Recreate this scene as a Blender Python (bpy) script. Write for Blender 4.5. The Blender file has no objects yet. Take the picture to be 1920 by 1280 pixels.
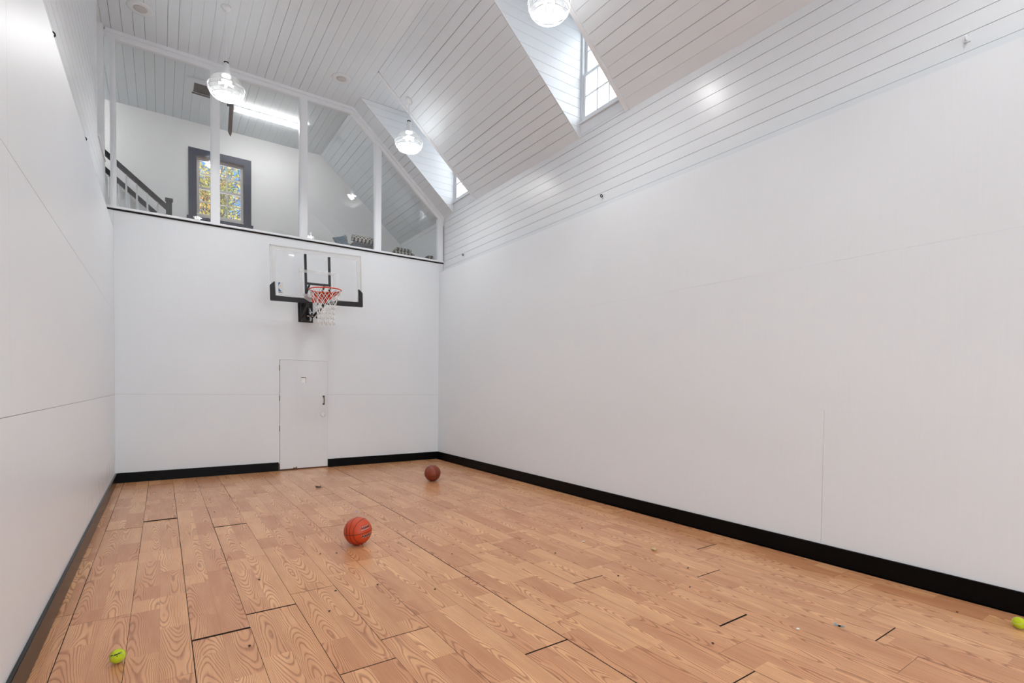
import bpy, bmesh, math, random
from mathutils import Vector, Matrix
random.seed(7)
S = bpy.context.scene
C = S.collection
PI = math.pi

# ------------------------------------------------------------------ camera
cam_d = bpy.data.cameras.new('camera'); cam = bpy.data.objects.new('camera', cam_d); C.objects.link(cam)
cam_d.sensor_width = 36; cam_d.lens = 950.35 * 36 / 1920; cam_d.shift_y = (750.28 - 640) / 1920
cam_d.clip_start = .05; cam_d.clip_end = 500
_r = Vector((0.82274347, -0.56831748, 0.01041295)); _u = Vector((0.00466181, 0.02506528, 0.99967495)); _f = Vector((0.56839375, 0.82242749, -0.02327168))
M = Matrix((_r, _u, -_f)).transposed().to_4x4(); M.translation = (0.5469, -9.0624, 1.4)
cam.matrix_world = M
S.camera = cam
S.view_settings.view_transform = 'Standard'; S.view_settings.look = 'None'
S.view_settings.exposure = 1.58; S.view_settings.gamma = 1; S.view_settings.use_curve_mapping = False

PENDANT_W = 34
SKY = 1.0
TUBE = 9.5

# ------------------------------------------------------------------ node helper
def node(nt, t, ins=None, **at):
    n = nt.nodes.new(t)
    for k, v in at.items(): setattr(n, k, v)
    for k, v in (ins or {}).items():
        s = n.inputs[k]
        if isinstance(v, bpy.types.NodeSocket): nt.links.new(v, s)
        else: s.default_value = v
    return n
def math_(nt, op, a, b=0.0, c=None):
    ins = {0: a, 1: b}
    if c is not None: ins[2] = c
    return node(nt, 'ShaderNodeMath', ins, operation=op).outputs[0]
def lin(c):
    return tuple(((x / 255) / 12.92 if x / 255 <= .04045 else ((x / 255 + .055) / 1.055) ** 2.4) for x in c) + (1.0,)

# ------------------------------------------------------------------ world: blue sky with a bright bank of white cloud on the +X side
w = bpy.data.worlds.new('World'); S.world = w; w.use_nodes = True
nt = w.node_tree; nt.nodes.clear()
tc = node(nt, 'ShaderNodeTexCoord')
sx = node(nt, 'ShaderNodeSeparateXYZ', {0: tc.outputs['Generated']})
grad = node(nt, 'ShaderNodeValToRGB', {0: sx.outputs[2]})
grad.color_ramp.elements[0].position = 0.0; grad.color_ramp.elements[0].color = (.13, .28, .48, 1)
grad.color_ramp.elements[1].position = .75; grad.color_ramp.elements[1].color = (.035, .11, .30, 1)
nz = node(nt, 'ShaderNodeTexNoise', {'Vector': tc.outputs['Generated'], 'Scale': 2.2, 'Detail': 6.0, 'Roughness': .55})
m = math_(nt, 'ADD', math_(nt, 'ADD', math_(nt, 'MULTIPLY', sx.outputs[0], .85), math_(nt, 'MULTIPLY', sx.outputs[1], -.7)), nz.outputs[0])
mask = node(nt, 'ShaderNodeMapRange', {0: m, 1: .12, 2: .38}, interpolation_type='SMOOTHSTEP').outputs[0]
mx = node(nt, 'ShaderNodeMix', {0: mask, 6: grad.outputs[0], 7: (1.7, 1.75, 1.83, 1)}, data_type='RGBA')
bg = node(nt, 'ShaderNodeBackground', {0: mx.outputs[2], 1: SKY})
out = node(nt, 'ShaderNodeOutputWorld', {0: bg.outputs[0]})
sun_d = bpy.data.lights.new('sun', 'SUN'); sun_d.energy = .8; sun_d.angle = .01; sun_d.color = (1, .95, .85)
sun = bpy.data.objects.new('sun', sun_d); C.objects.link(sun); sun.rotation_euler = Vector((.62, -.12, -.75)).to_track_quat('-Z', 'Y').to_euler()
sun.location = (-20, -30, 40)

# ------------------------------------------------------------------ materials
def newmat(name):
    mt = bpy.data.materials.new(name); mt.use_nodes = True
    nt = mt.node_tree; b = nt.nodes['Principled BSDF']
    return mt, nt, b
def plain(name, c, rough=.5, metal=0, spec=.5, **kw):
    mt, nt, b = newmat(name)
    b.inputs['Base Color'].default_value = lin(c); b.inputs['Roughness'].default_value = rough
    b.inputs['Metallic'].default_value = metal; b.inputs['Specular IOR Level'].default_value = spec
    for k, v in kw.items(): b.inputs[k].default_value = v
    return mt
def paint(name, c, rough=.3, streak=(60, 60, 3), amp=.05, var=.03, tint=None, spec=.5, scuff=False):
    """glossy wall paint: faint brushed relief and slight tone variation"""
    mt, nt, b = newmat(name)
    tc = node(nt, 'ShaderNodeTexCoord')
    geo = node(nt, 'ShaderNodeNewGeometry')
    mp = node(nt, 'ShaderNodeMapping', {0: geo.outputs['Position'], 3: streak})
    n1 = node(nt, 'ShaderNodeTexNoise', {'Vector': mp.outputs[0], 'Scale': 1.0, 'Detail': 4.0})
    n2 = node(nt, 'ShaderNodeTexNoise', {'Vector': geo.outputs['Position'], 'Scale': 1.7, 'Detail': 3.0})
    oi = node(nt, 'ShaderNodeObjectInfo')
    c0 = lin(c); c1 = tuple(x * (1 - var * 2.2) for x in c0[:3]) + (1,)
    f = math_(nt, 'ADD', math_(nt, 'MULTIPLY', n1.outputs[0], .45), math_(nt, 'ADD', math_(nt, 'MULTIPLY', n2.outputs[0], .35), math_(nt, 'MULTIPLY', oi.outputs['Random'], .2)))
    mx = node(nt, 'ShaderNodeMix', {0: f, 6: c0, 7: c1}, data_type='RGBA')
    col = mx.outputs[2]
    if scuff:      # rubbed grey ball marks low down beside the far corner
        sp = node(nt, 'ShaderNodeSeparateXYZ', {0: geo.outputs['Position']})
        zz = math_(nt, 'SUBTRACT', 1.0, math_(nt, 'DIVIDE', math_(nt, 'ABSOLUTE', math_(nt, 'SUBTRACT', sp.outputs[2], .30)), .16))
        zz = node(nt, 'ShaderNodeMapRange', {0: zz, 1: 0.0, 2: 1.0}).outputs[0]
        yy = node(nt, 'ShaderNodeMapRange', {0: sp.outputs[1], 1: -4.2, 2: -.9}).outputs[0]
        m3 = node(nt, 'ShaderNodeMapping', {0: geo.outputs['Position'], 3: (1, 7, 2.2)})
        n3 = node(nt, 'ShaderNodeTexNoise', {'Vector': m3.outputs[0], 'Scale': 1.6, 'Detail': 5.0})
        k3 = node(nt, 'ShaderNodeMapRange', {0: n3.outputs[0], 1: .45, 2: .75}).outputs[0]
        col = node(nt, 'ShaderNodeMix', {0: math_(nt, 'MULTIPLY', math_(nt, 'MULTIPLY', zz, yy), math_(nt, 'MULTIPLY', k3, .75)), 6: col, 7: lin((120, 118, 112))}, data_type='RGBA').outputs[2]
    nt.links.new(col, b.inputs['Base Color'])
    bp = node(nt, 'ShaderNodeBump', {'Strength': amp, 'Distance': .01, 'Height': n1.outputs[0]})
    nt.links.new(bp.outputs[0], b.inputs['Normal'])
    b.inputs['Roughness'].default_value = rough; b.inputs['Specular IOR Level'].default_value = spec
    return mt
WHITE = (238, 243, 247)
M_ply = paint('plywood_paint', WHITE, .36, (70, 70, 2.5), .05, .03, spec=.36)
M_ply_l = paint('plywood_paint_scuffed', WHITE, .36, (70, 70, 2.5), .05, .03, spec=.36, scuff=True)
M_ship = paint('shiplap_paint', WHITE, .27, (30, 2.5, 30), .06, .03)
M_ceil = paint('ceiling_board_paint', (239, 247, 253), .4, (40, 2.0, 40), .05, .03)
M_loft = paint('loft_plaster_paint', (242, 243, 244), .45, (22, 22, 22), .10, .02)
M_trim = paint('trim_paint', (241, 245, 249), .32, (25, 25, 25), .02, .015)
M_door = paint('door_paint', (236, 240, 244), .35, (80, 80, 2.0), .06, .05)
M_back = plain('bare_backing', (120, 116, 110), .8)
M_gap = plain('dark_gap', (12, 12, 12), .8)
M_base = plain('black_baseboard', (5, 5, 6), .4, 0, .12)
M_base_l = plain('dark_baseboard', (26, 22, 20), .26, 0, .18)
M_sub = plain('subfloor', (10, 8, 6), .9)
M_core = plain('plank_core', (44, 28, 18), .9)
M_black = plain('black_steel', (13, 14, 16), .4)
M_pad = plain('black_pad', (20, 22, 25), .5)
M_orange = plain('rim_orange', (216, 50, 10), .35)
M_net = plain('net_white', (238, 238, 236), .8)
M_chrome = plain('chrome', (200, 205, 210), .2, 1.0)
M_bronze = plain('aged_bronze', (96, 84, 66), .4, .8)
M_navy = paint('navy_casing', (16, 36, 74), .4, (20, 20, 20), .04, .25)
M_rail = plain('dark_rail', (28, 30, 35), .4)
M_wood = plain('brown_wood', (92, 70, 56), .6)
M_hole = plain('attic_dark', (74, 62, 54), .8)
M_loftfloor = plain('loft_floor', (140, 120, 100), .6)
M_enamel = plain('white_enamel', (236, 240, 244), .35)
M_grille = plain('grille_grey', (206, 206, 204), .6)

def glass(name, tint=(1, 1, 1, 1), ior=1.49, rough=0.0, haze=0.0, hazecol=(.9, .9, .9, 1)):
    mt = bpy.data.materials.new(name); mt.use_nodes = True; nt = mt.node_tree; nt.nodes.clear()
    f0 = ((ior - 1) / (ior + 1)) ** 2
    lw = node(nt, 'ShaderNodeLayerWeight', {'Blend': .5})
    fr = node(nt, 'ShaderNodeMath', {0: math_(nt, 'POWER', lw.outputs['Facing'], 5.0), 1: 1 - f0, 2: f0}, operation='MULTIPLY_ADD')
    tr = node(nt, 'ShaderNodeBsdfTransparent', {0: tint})
    gl = node(nt, 'ShaderNodeBsdfGlossy', {'Roughness': rough})
    s = node(nt, 'ShaderNodeMixShader', {0: fr.outputs[0], 1: tr.outputs[0], 2: gl.outputs[0]})
    if haze:
        tl = node(nt, 'ShaderNodeBsdfTranslucent', {0: hazecol}); df = node(nt, 'ShaderNodeBsdfDiffuse', {0: hazecol})
        h = node(nt, 'ShaderNodeMixShader', {0: .75, 1: tl.outputs[0], 2: df.outputs[0]})
        s = node(nt, 'ShaderNodeMixShader', {0: haze, 1: s.outputs[0], 2: h.outputs[0]})
    node(nt, 'ShaderNodeOutputMaterial', {0: s.outputs[0]})
    return mt
G_pane = glass('loft_acrylic', (.985, .99, .99, 1), 1.6, 0.0, .02)
G_win = glass('window_glass', (.97, .98, .98, 1), 1.45)
G_board = glass('backboard_acrylic', (.985, .985, .985, 1), 1.3, 0.0, .0)
G_print = glass('backboard_print', (1, 1, 1, 1), 1.2, .3, .34, (.88, .88, .88, 1))
G_lamp = glass('lamp_glass', (.985, .99, .99, 1), 1.45, .08, .05, (.9, .9, .9, 1))
G_bowl = glass('lamp_bowl_glass', (.985, .99, .99, 1), 1.45, .1, .045, (.95, .95, .95, 1))
def emit(name, c, st):
    mt = bpy.data.materials.new(name); mt.use_nodes = True; nt = mt.node_tree; nt.nodes.clear()
    e = node(nt, 'ShaderNodeEmission', {0: c, 1: st}); node(nt, 'ShaderNodeOutputMaterial', {0: e.outputs[0]})
    return mt
M_led = emit('led_light', (1, .99, .97, 1), 13)
M_tube = emit('fluorescent_lens', (1, .98, .95, 1), TUBE)

def wood_floor():
    mt, nt, b = newmat('laminate_oak')
    tc = node(nt, 'ShaderNodeTexCoord'); oi = node(nt, 'ShaderNodeObjectInfo')
    s = node(nt, 'ShaderNodeSeparateXYZ', {0: tc.outputs['Object']})
    x, y = s.outputs[0], s.outputs[1]
    rnd = oi.outputs['Random']
    strip = math_(nt, 'GREATER_THAN', x, 0.0)
    yo = math_(nt, 'ADD', y, math_(nt, 'ADD', math_(nt, 'MULTIPLY', strip, .33), math_(nt, 'MULTIPLY', rnd, .4)))
    seg = math_(nt, 'FLOOR', math_(nt, 'DIVIDE', yo, .62))
    sid = math_(nt, 'ADD', math_(nt, 'MULTIPLY', rnd, 91.7), math_(nt, 'ADD', math_(nt, 'MULTIPLY', strip, 17.31), math_(nt, 'MULTIPLY', seg, 5.77)))
    wn = node(nt, 'ShaderNodeTexWhiteNoise', {'W': sid}, noise_dimensions='1D')
    seed = math_(nt, 'MULTIPLY', wn.outputs[0], 40.0)
    v = node(nt, 'ShaderNodeCombineXYZ', {0: math_(nt, 'ADD', math_(nt, 'MULTIPLY', x, 6.5), seed), 1: math_(nt, 'MULTIPLY', y, 1.7), 2: seed})
    n = node(nt, 'ShaderNodeTexNoise', {'Vector': v.outputs[0], 'Scale': 1.0, 'Detail': 1.6, 'Roughness': .5})
    wn2 = node(nt, 'ShaderNodeTexWhiteNoise', {'W': math_(nt, 'ADD', sid, 3.7)}, noise_dimensions='1D')
    # plain-sawn figure: nested arches around a random heart line in each strip
    xc = math_(nt, 'MULTIPLY_ADD', wn2.outputs[0], .16, -.08)
    u = math_(nt, 'SUBTRACT', math_(nt, 'SUBTRACT', math_(nt, 'ABSOLUTE', x), .0717), xc)
    yd = math_(nt, 'MULTIPLY', y, math_(nt, 'MULTIPLY', math_(nt, 'SUBTRACT', math_(nt, 'GREATER_THAN', wn.outputs[0], .5), .5), 17.0))
    fld = math_(nt, 'ADD', math_(nt, 'ADD', math_(nt, 'MULTIPLY', math_(nt, 'MULTIPLY', u, u), 1250.0), yd), math_(nt, 'MULTIPLY', n.outputs[0], 12.0))
    fr = math_(nt, 'FRACT', math_(nt, 'MULTIPLY', fld, .8))
    ring = node(nt, 'ShaderNodeValToRGB', {0: fr})
    e = ring.color_ramp.elements; e[0].position = 0; e[0].color = (1, 1, 1, 1); e[1].position = .40; e[1].color = (.0, 0, 0, 1)
    q = ring.color_ramp.elements.new(.16); q.color = (.8, .8, .8, 1)
    q = ring.color_ramp.elements.new(.9); q.color = (.1, .1, .1, 1)
    q = ring.color_ramp.elements.new(1.0); q.color = (1, 1, 1, 1)
    v2 = node(nt, 'ShaderNodeCombineXYZ', {0: math_(nt, 'MULTIPLY', x, 230.0), 1: math_(nt, 'MULTIPLY', y, 7.0), 2: seed})
    fine = node(nt, 'ShaderNodeTexNoise', {'Vector': v2.outputs[0], 'Scale': 1.0, 'Detail': 2.0})
    v3 = node(nt, 'ShaderNodeCombineXYZ', {0: math_(nt, 'MULTIPLY', x, 14.0), 1: math_(nt, 'MULTIPLY', y, 2.2), 2: seed})
    tone = node(nt, 'ShaderNodeTexNoise', {'Vector': v3.outputs[0], 'Scale': 1.0, 'Detail': 2.0})
    t = math_(nt, 'ADD', math_(nt, 'MULTIPLY', tone.outputs[0], .8), math_(nt, 'MULTIPLY', wn2.outputs[0], .5))
    base = node(nt, 'ShaderNodeValToRGB', {0: t})
    e = base.color_ramp.elements; e[0].position = .25; e[0].color = lin((240, 184, 132)); e[1].position = .95; e[1].color = lin((204, 142, 100))
    k = math_(nt, 'MULTIPLY', ring.outputs[0], math_(nt, 'MULTIPLY_ADD', fine.outputs[0], .55, .42))
    k = math_(nt, 'ADD', k, math_(nt, 'MULTIPLY', math_(nt, 'SUBTRACT', fine.outputs[0], .5), .35))
    mx = node(nt, 'ShaderNodeMix', {0: k, 6: base.outputs[0], 7: lin((150, 92, 60))}, data_type='RGBA', clamp_factor=True)
    # printed joint between the two strips
    ax = math_(nt, 'LESS_THAN', math_(nt, 'ABSOLUTE', x), .0012)
    mx2 = node(nt, 'ShaderNodeMix', {0: math_(nt, 'MULTIPLY', ax, .35), 6: mx.outputs[2], 7: lin((120, 80, 58))}, data_type='RGBA')
    nt.links.new(mx2.outputs[2], b.inputs['Base Color'])
    b.inputs['Roughness'].default_value = .27
    b.inputs['Specular IOR Level'].default_value = .5
    bp = node(nt, 'ShaderNodeBump', {'Strength': .05, 'Distance': .004, 'Height': fine.outputs[0]})
    nt.links.new(bp.outputs[0], b.inputs['Normal'])
    return mt
M_floor = wood_floor()

# ------------------------------------------------------------------ mesh helpers
def box(bm, lo, hi, mt=None):
    vs = [bm.verts.new((x, y, z)) for x in (lo[0], hi[0]) for y in (lo[1], hi[1]) for z in (lo[2], hi[2])]
    for f in ((0, 1, 3, 2), (4, 6, 7, 5), (0, 4, 5, 1), (2, 3, 7, 6), (0, 2, 6, 4), (1, 5, 7, 3)):
        bm.faces.new([vs[i] for i in f])
def prism(bm, poly, ax, a, b):
    """extrude a 2-D polygon; ax = axis of extrusion, polygon in the other two axes in order"""
    def mk(p, t):
        q = list(p); q.insert(ax, t); return bm.verts.new(q)
    A = [mk(p, a) for p in poly]; B = [mk(p, b) for p in poly]
    n = len(poly)
    bm.faces.new(A); bm.faces.new(B[::-1])
    for i in range(n): bm.faces.new((A[i], B[i], B[(i + 1) % n], A[(i + 1) % n]))
def tube(bm, pts, r, n=8, closed=False):
    pts = [Vector(p) for p in pts]; N = len(pts); rings = []
    up = Vector((0, 0, 1))
    prev = None
    for i, p in enumerate(pts):
        a = pts[(i - 1) % N] if (closed or i > 0) else pts[i]
        b = pts[(i + 1) % N] if (closed or i < N - 1) else pts[i]
        t = (b - a).normalized()
        if prev is None:
            s = t.cross(up)
            if s.length < 1e-4: s = t.cross(Vector((1, 0, 0)))
        else:
            s = prev - t * prev.dot(t)
        s.normalize(); prev = s
        u = t.cross(s)
        rr = r[i] if isinstance(r, (list, tuple)) else r
        rings.append([bm.verts.new(p + (s * math.cos(k * 2 * PI / n) + u * math.sin(k * 2 * PI / n)) * rr) for k in range(n)])
    for i in range(N if closed else N - 1):
        A, B = rings[i], rings[(i + 1) % N]
        for k in range(n): bm.faces.new((A[k], A[(k + 1) % n], B[(k + 1) % n], B[k]))
    if not closed:
        bm.faces.new(rings[0][::-1]); bm.faces.new(rings[-1])
def lathe(bm, prof, n=32, c=(0, 0, 0), cap=True):
    rings = []
    for r, z in prof:
        rings.append([bm.verts.new((c[0] + r * math.cos(k * 2 * PI / n), c[1] + r * math.sin(k * 2 * PI / n), c[2] + z)) for k in range(n)])
    for A, B in zip(rings, rings[1:]):
        for k in range(n): bm.faces.new((A[k], A[(k + 1) % n], B[(k + 1) % n], B[k]))
    if cap:
        bm.faces.new(rings[0][::-1]); bm.faces.new(rings[-1])
def mesh(bm, name, mt, smooth=False):
    bmesh.ops.recalc_face_normals(bm, faces=bm.faces)
    me = bpy.data.meshes.new(name); bm.to_mesh(me); bm.free()
    if mt: me.materials.append(mt)
    if smooth:
        for p in me.polygons: p.use_smooth = True
    return me
def link(name, data, parent=None, loc=None, rot=None):
    o = bpy.data.objects.new(name, data); C.objects.link(o)
    if parent is not None: o.parent = parent
    if loc is not None: o.location = loc
    if rot is not None: o.rotation_euler = rot
    return o
def obj(name, build, mt, parent=None, smooth=False, loc=None, rot=None):
    bm = bmesh.new(); build(bm)
    return link(name, mesh(bm, name, mt, smooth), parent, loc, rot)
def boxes(name, lst, mt, parent=None, **k):
    def b(bm):
        for lo, hi in lst: box(bm, lo, hi)
    return obj(name, b, mt, parent, **k)
def thing(name, label, cat, loc=(0, 0, 0), group=None, rot=None):
    o = link(name, None, None, loc, rot); o.empty_display_size = .1
    return tag(o, label, cat, group)
def tag(o, label, cat, group=None):
    o['label'] = label; o['category'] = cat
    if group: o['group'] = group
    return o
def struct(o, label=None, cat=None):
    o['kind'] = 'structure'
    if label: o['label'] = label
    if cat: o['category'] = cat
    return o
_cache = {}
def board(parent, name, lo, hi, mt, rot=None, cham=0.0):
    """one plank / panel as its own object with its origin at its centre; alike sizes share a mesh"""
    d = tuple(round(hi[i] - lo[i], 4) for i in range(3))
    key = (d, mt.name)
    if key not in _cache:
        bm = bmesh.new(); box(bm, [-x / 2 for x in d], [x / 2 for x in d]); _cache[key] = mesh(bm, name, mt)
    return link(name, _cache[key], parent, [(lo[i] + hi[i]) / 2 for i in range(3)], rot)

# ------------------------------------------------------------------ room dimensions
W = 5.04            # plywood face of the right wall (left wall face at x = 0)
XS = 5.13           # shiplap face above the plywood on the right
XL = -.085          # shiplap face on the left
YR = -13.6          # wall behind the camera
ZC = 6.304          # flat ceiling
XC = 3.34           # crease between flat ceiling and slope
SL = .882           # slope
YB = 2.22           # rear wall of the loft
ZF = 3.5            # loft floor
def zs(x): return ZC - (x - XC) * SL
DORM = [(-1.225, -.41), (-4.765, -3.955), (-8.31, -7.5)]  # third dormer is out of view, added to even out the daylight
ZW = zs(XS)         # where the slope meets the wall

# ------------------------------------------------------------------ floor
floor = boxes('floor', [((-.3, YR - .1, -.12), (5.4, .1, -.0085))], M_sub)
struct(floor, 'light oak laminate floor of wide two-strip planks', 'floor')
rows = [0.0] + [.097 + .2885 * k for k in range(18)]   # long joints
rows[-1] = 5.0
L = 1.1535
phase = [-1.58, -1.765, -1.565, -1.21, -2.165, -3.135, -2.915, -3.885, -2.33, -2.125, -3.09, -2.885, -2.71, -3.495, -3.30, -3.10, -4.045, -3.865]
wide_long = {2.69: (-4.43, -1.96), 2.40: (-9.0, -4.44), 2.98: (-1.95, -.1)}
wide_end = {(2, -2.72): .016, (3, -5.82): .012, (4, -3.32): .010, (4, -5.62): .012, (8, -6.94): .010, (12, -7.32): .012, (16, -6.35): .010,
            (14, -6.76): .008, (11, -6.34): .008, (1, -2.93): .008, (6, -6.36): .005, (5, -6.58): .006, (10, -7.7): .006, (14, -7.91): .006, (8, -2.33): .005, (7, -3.885): .006}
lifted = {(2, -2.72): .007, (3, -5.82): .004, (4, -3.32): .004}
for i in range(len(rows) - 1):
    x0, x1 = rows[i], rows[i + 1]
    ph = phase[i] if i < len(phase) else -2.0
    ys = [ph + k * L for k in range(-12, 12)]
    ys = [y for y in ys if YR < y < -.02]
    ys = [YR] + sorted(ys) + [-.002]
    for a, b in zip(ys, ys[1:]):
        if b - a < .03: continue
        g0 = .0011
        # the piece on the far side of a wide end gap is pulled back from it
        gw = 0.0; up = 0.0
        for (ri, yy), gv in wide_end.items():
            if ri == i and abs(a - yy) < .06: gw = gv
        for (ri, yy), uv in lifted.items():
            if ri == i and abs(a - yy) < .06: up = uv
        xg = random.choice([.0, .0005, .001]) if i > 5 else random.choice([.001, .002, .003])
        for xx, (ya, yb) in wide_long.items():
            if abs(x0 - xx) < .05 and ya - .3 < (a + b) / 2 < yb + .3: xg = .006
        zj = random.choice([0, 0, -.0006, -.0010, -.0003])
        lo = (x0 + .0007 + xg, a + g0 / 2 + gw, -.008); hi = (x1 - .0007, b - g0 / 2, 0)
        o = board(floor, 'plank', lo, hi, M_floor)
        if len(o.data.materials) < 2:
            o.data.materials.append(M_core)
            for pf in o.data.polygons:
                if abs(pf.normal.z) < .5: pf.material_index = 1
        o.location.z += zj
        if up:
            o.rotation_euler.x = math.atan2(-up, hi[1] - lo[1]); o.location.z += up / 2
# underlayment is dark: the gaps read black

# ------------------------------------------------------------------ left wall
wl = boxes('wall_left', [((-.3, YR, -.1), (-.0215, .0, 3.575)), ((-.3, YR, 3.575), (-.1065, -1.0, 6.42)),
                         ((-.3, -1.0, 3.575), (-.1065, -.1, 4.44)), ((-.3, -.1, 3.575), (-.1065, 0, 6.42))], M_back)
struct(wl, 'tall white painted plywood and shiplap side wall with a high recess', 'wall')
def sheets(parent, axis, face, thick, zr, ystart, y0, y1, gaps, vgaps, mt=M_ply):
    for (za, zb), st, g, vg in zip(zr, ystart, gaps, vgaps):
        cuts = [y1]; y = st
        while y > y0 + .1:
            if y < y1 - .1: cuts.append(y)
            y -= 2.44
        cuts.append(y0)
        for b, a in zip(cuts, cuts[1:]):
            if axis == 0:
                lo = (min(face, face + thick), a + vg / 2, za + g / 2); hi = (max(face, face + thick), b - vg / 2, zb - g / 2)
            board(parent, 'plywood_sheet', lo, hi, mt)
sheets(wl, 0, 0.0, -.02, [(0, 1.255), (1.255, 2.415), (2.415, 3.58)], [-4.75, -5.97, -5.97], YR, 0, [.0028, .0024, .003], [.0005, .002, .002], M_ply_l)
def shiplap(parent, name, x0, x1, z0, z1, zline, pitch, ya, yb, skip=None):
    z = zline
    while z > z0: z -= pitch
    while z < z1:
        a, b = max(z, z0), min(z + pitch, z1)
        if b - a > .01:
            g = random.choice([.003, .005, .006, .008])
            segs = [(ya, yb)]
            if skip and b > skip[2] + .02 and a < skip[3] - .02: segs = [(ya, skip[0]), (skip[1], yb)]
            for p, q in segs:
                board(parent, name, (x0, p, a + g / 2), (x1, q, b - g / 2), M_ship)
        z += pitch
shiplap(wl, 'shiplap_board', -.105, XL, 3.585, ZC, 3.71, .1265, YR, -.001, (-1.0, -.1, 4.45, 6.5))
# recess high in the left wall
nich = boxes('trim_2', [((-.42, -1.02, 4.40), (-.36, -.08, 6.42)), ((-.36, -.115, 4.456), (-.088, -.1005, 6.303)), ((-.36, -.9995, 4.456), (-.107, -.985, 6.303)), ((-.36, -1.0, 6.304), (-.106, -.1, 6.32))], M_trim)
struct(nich, 'white lining of the recess high in the side wall', 'trim')
ns = boxes('recess_sill', [((-.36, -.999, 4.441), (-.07, -.1005, 4.4555))], M_trim, nich)
nb = boxes('recess_panel', [((-.19, -.127, 4.46), (-.10, -.1155, 6.24))], M_trim, nich)

# ------------------------------------------------------------------ right wall
wr = boxes('wall_right', [((W + .0215, YR, -.1), (5.5, .0, 3.655)), ((XS + .0215, YR, 3.655), (5.5, YB, ZW + .09))], M_back)
struct(wr, 'long white side wall, plywood below and shiplap above', 'wall')
sheets(wr, 0, W, .02, [(0, 1.25), (1.25, 2.46), (2.46, 3.66)], [-7.09, -5.9, -7.6], YR, 0, [.0002, .0004, .0011], [.002, .0002, .0002])
shiplap(wr, 'shiplap_board', XS, XS + .02, 3.665, ZW + .006, 4.64, .1265, YR, -.001)
shiplap(wr, 'loft_wall_board', XS, XS + .02, ZF, ZW + .006, 4.64, 2.0, .09, YB - .002)

# ------------------------------------------------------------------ back wall, door opening
wb = boxes('wall_back', [((-.1, .0215, -.1), (XS + .1, .10, 3.84))], M_back)
struct(wb, 'white painted plywood end wall below the glazed loft', 'wall')
DX0, DX1, DZ = 2.148, 2.916, 1.836
zr = [(0, 1.262), (1.262, 2.48), (2.48, 3.838)]
for lo, hi in [((0, 0), (DX0 - .0015, zr[0][1])), ((DX1 + .002, 0), (W, zr[0][1])),
               ((0, 2.48), (W, 3.838))]:
    g = .0006
    board(wb, 'plywood_sheet', (lo[0] + g / 2, 0, lo[1] + g), (hi[0] - g / 2, .02, hi[1] - g), M_ply)
obj('plywood_sheet', lambda bm: prism(bm, [(.0005, 1.263), (DX0 - .002, 1.263), (DX0 - .002, DZ + .003), (DX1 + .0025, DZ + .003), (DX1 + .0025, 1.263), (W - .0005, 1.263), (W - .0005, 2.4801), (.0005, 2.4801)], 1, 0, .02), M_ply, wb)
board(wb, 'corner_panel', (W + .001, 0, 3.662), (XS - .001, .02, 3.838), M_ply)
board(wb, 'corner_panel', (XL + .001, 0, 3.59), (-.001, .02, 3.838), M_ply)
# rear wall behind the camera
RX0, RX1, RZ0, RZ1 = .5, 4.5, .25, 4.7
we = boxes('wall_rear', [((-.3, YR - .2, -.1), (RX0 - .02, YR, 6.45)), ((RX1 + .02, YR - .2, -.1), (5.5, YR, 6.45)), ((RX0 - .02, YR - .2, -.1), (RX1 + .02, YR, RZ0 - .02)), ((RX0 - .02, YR - .2, RZ1 + .02), (RX1 + .02, YR, 6.45))], M_ply); struct(we, 'white end wall facing the hoop', 'wall')

# baseboards
def baseb(name, lo, hi, mt, label):
    def b(bm):
        box(bm, lo, hi); bmesh.ops.bevel(bm, geom=[e for e in bm.edges], offset=.003, segments=2, affect='EDGES')
    return struct(obj(name, b, mt), label, 'baseboard')
baseb('baseboard_left', (.0005, YR, .001), (.02, -.001, .1425), M_base_l, 'dark baseboard along the side wall with the recess')
baseb('baseboard_right', (W - .02, YR, .001), (W - .0005, -.001, .1425), M_base, 'black baseboard along the side wall under the dormers')
baseb('baseboard_back', (.0205, -.02, .001), (DX0 - .02, -.0005, .1425), M_base, 'black baseboard on the hinge side of the white door')
baseb('baseboard_end', (DX1 + .004, -.02, .001), (W - .0205, -.0005, .1425), M_base, 'black baseboard on the handle side of the white door')

# door
door = link('door_1', None, None, (DX0, 0, 0)); door.empty_display_size = .1
struct(door, 'flush white painted door below the basketball hoop', 'door')
dw = DX1 - DX0
bm_w = .0
obj('door_slab', lambda bm: box(bm, (0.003, -.004, .022), (dw, .019, DZ)), M_door, door)
for z in (1.70, 1.20, .70):
    def hb(bm, z=z):
        tube(bm, [(-.004, -.006, z - .045), (-.004, -.006, z + .045)], .006, 8)
        for k in (-.03, 0, .03): box(bm, (-.011, -.0085, z + k - .003), (.003, -.003, z + k + .003))
    obj('hinge', hb, plain('hinge_paint', (150, 142, 134), .5, .3), door)
def hd(bm):
    box(bm, (.684, -.010, 1.215), (.716, -.004, 1.245)); box(bm, (.684, -.010, 1.085), (.716, -.004, 1.112))
    tube(bm, [(.70, -.008, 1.225), (.70, -.034, 1.21), (.70, -.042, 1.165), (.70, -.034, 1.115), (.70, -.008, 1.10)], .0075, 8)
obj('handle', hd, M_bronze, door)
obj('lock_rosette', lambda bm: (lathe(bm, [(.045, 0), (.045, .006), (.036, .011), (.02, .013), (.001, .013)], 24)), M_enamel, door, True, (.688, -.004, .922), (PI / 2, 0, 0))
obj('peep_window_frame', lambda bm: (box(bm, (.335, -.0055, 1.462), (.41, -.0038, 1.552)),), plain('peep_edge', (58, 52, 46), .6), door)
obj('peep_window_cover', lambda bm: (box(bm, (.335, -.0075, 1.462), (.405, -.0056, 1.543)),), plain('peep_white', (246, 246, 244), .4), door)
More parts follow.
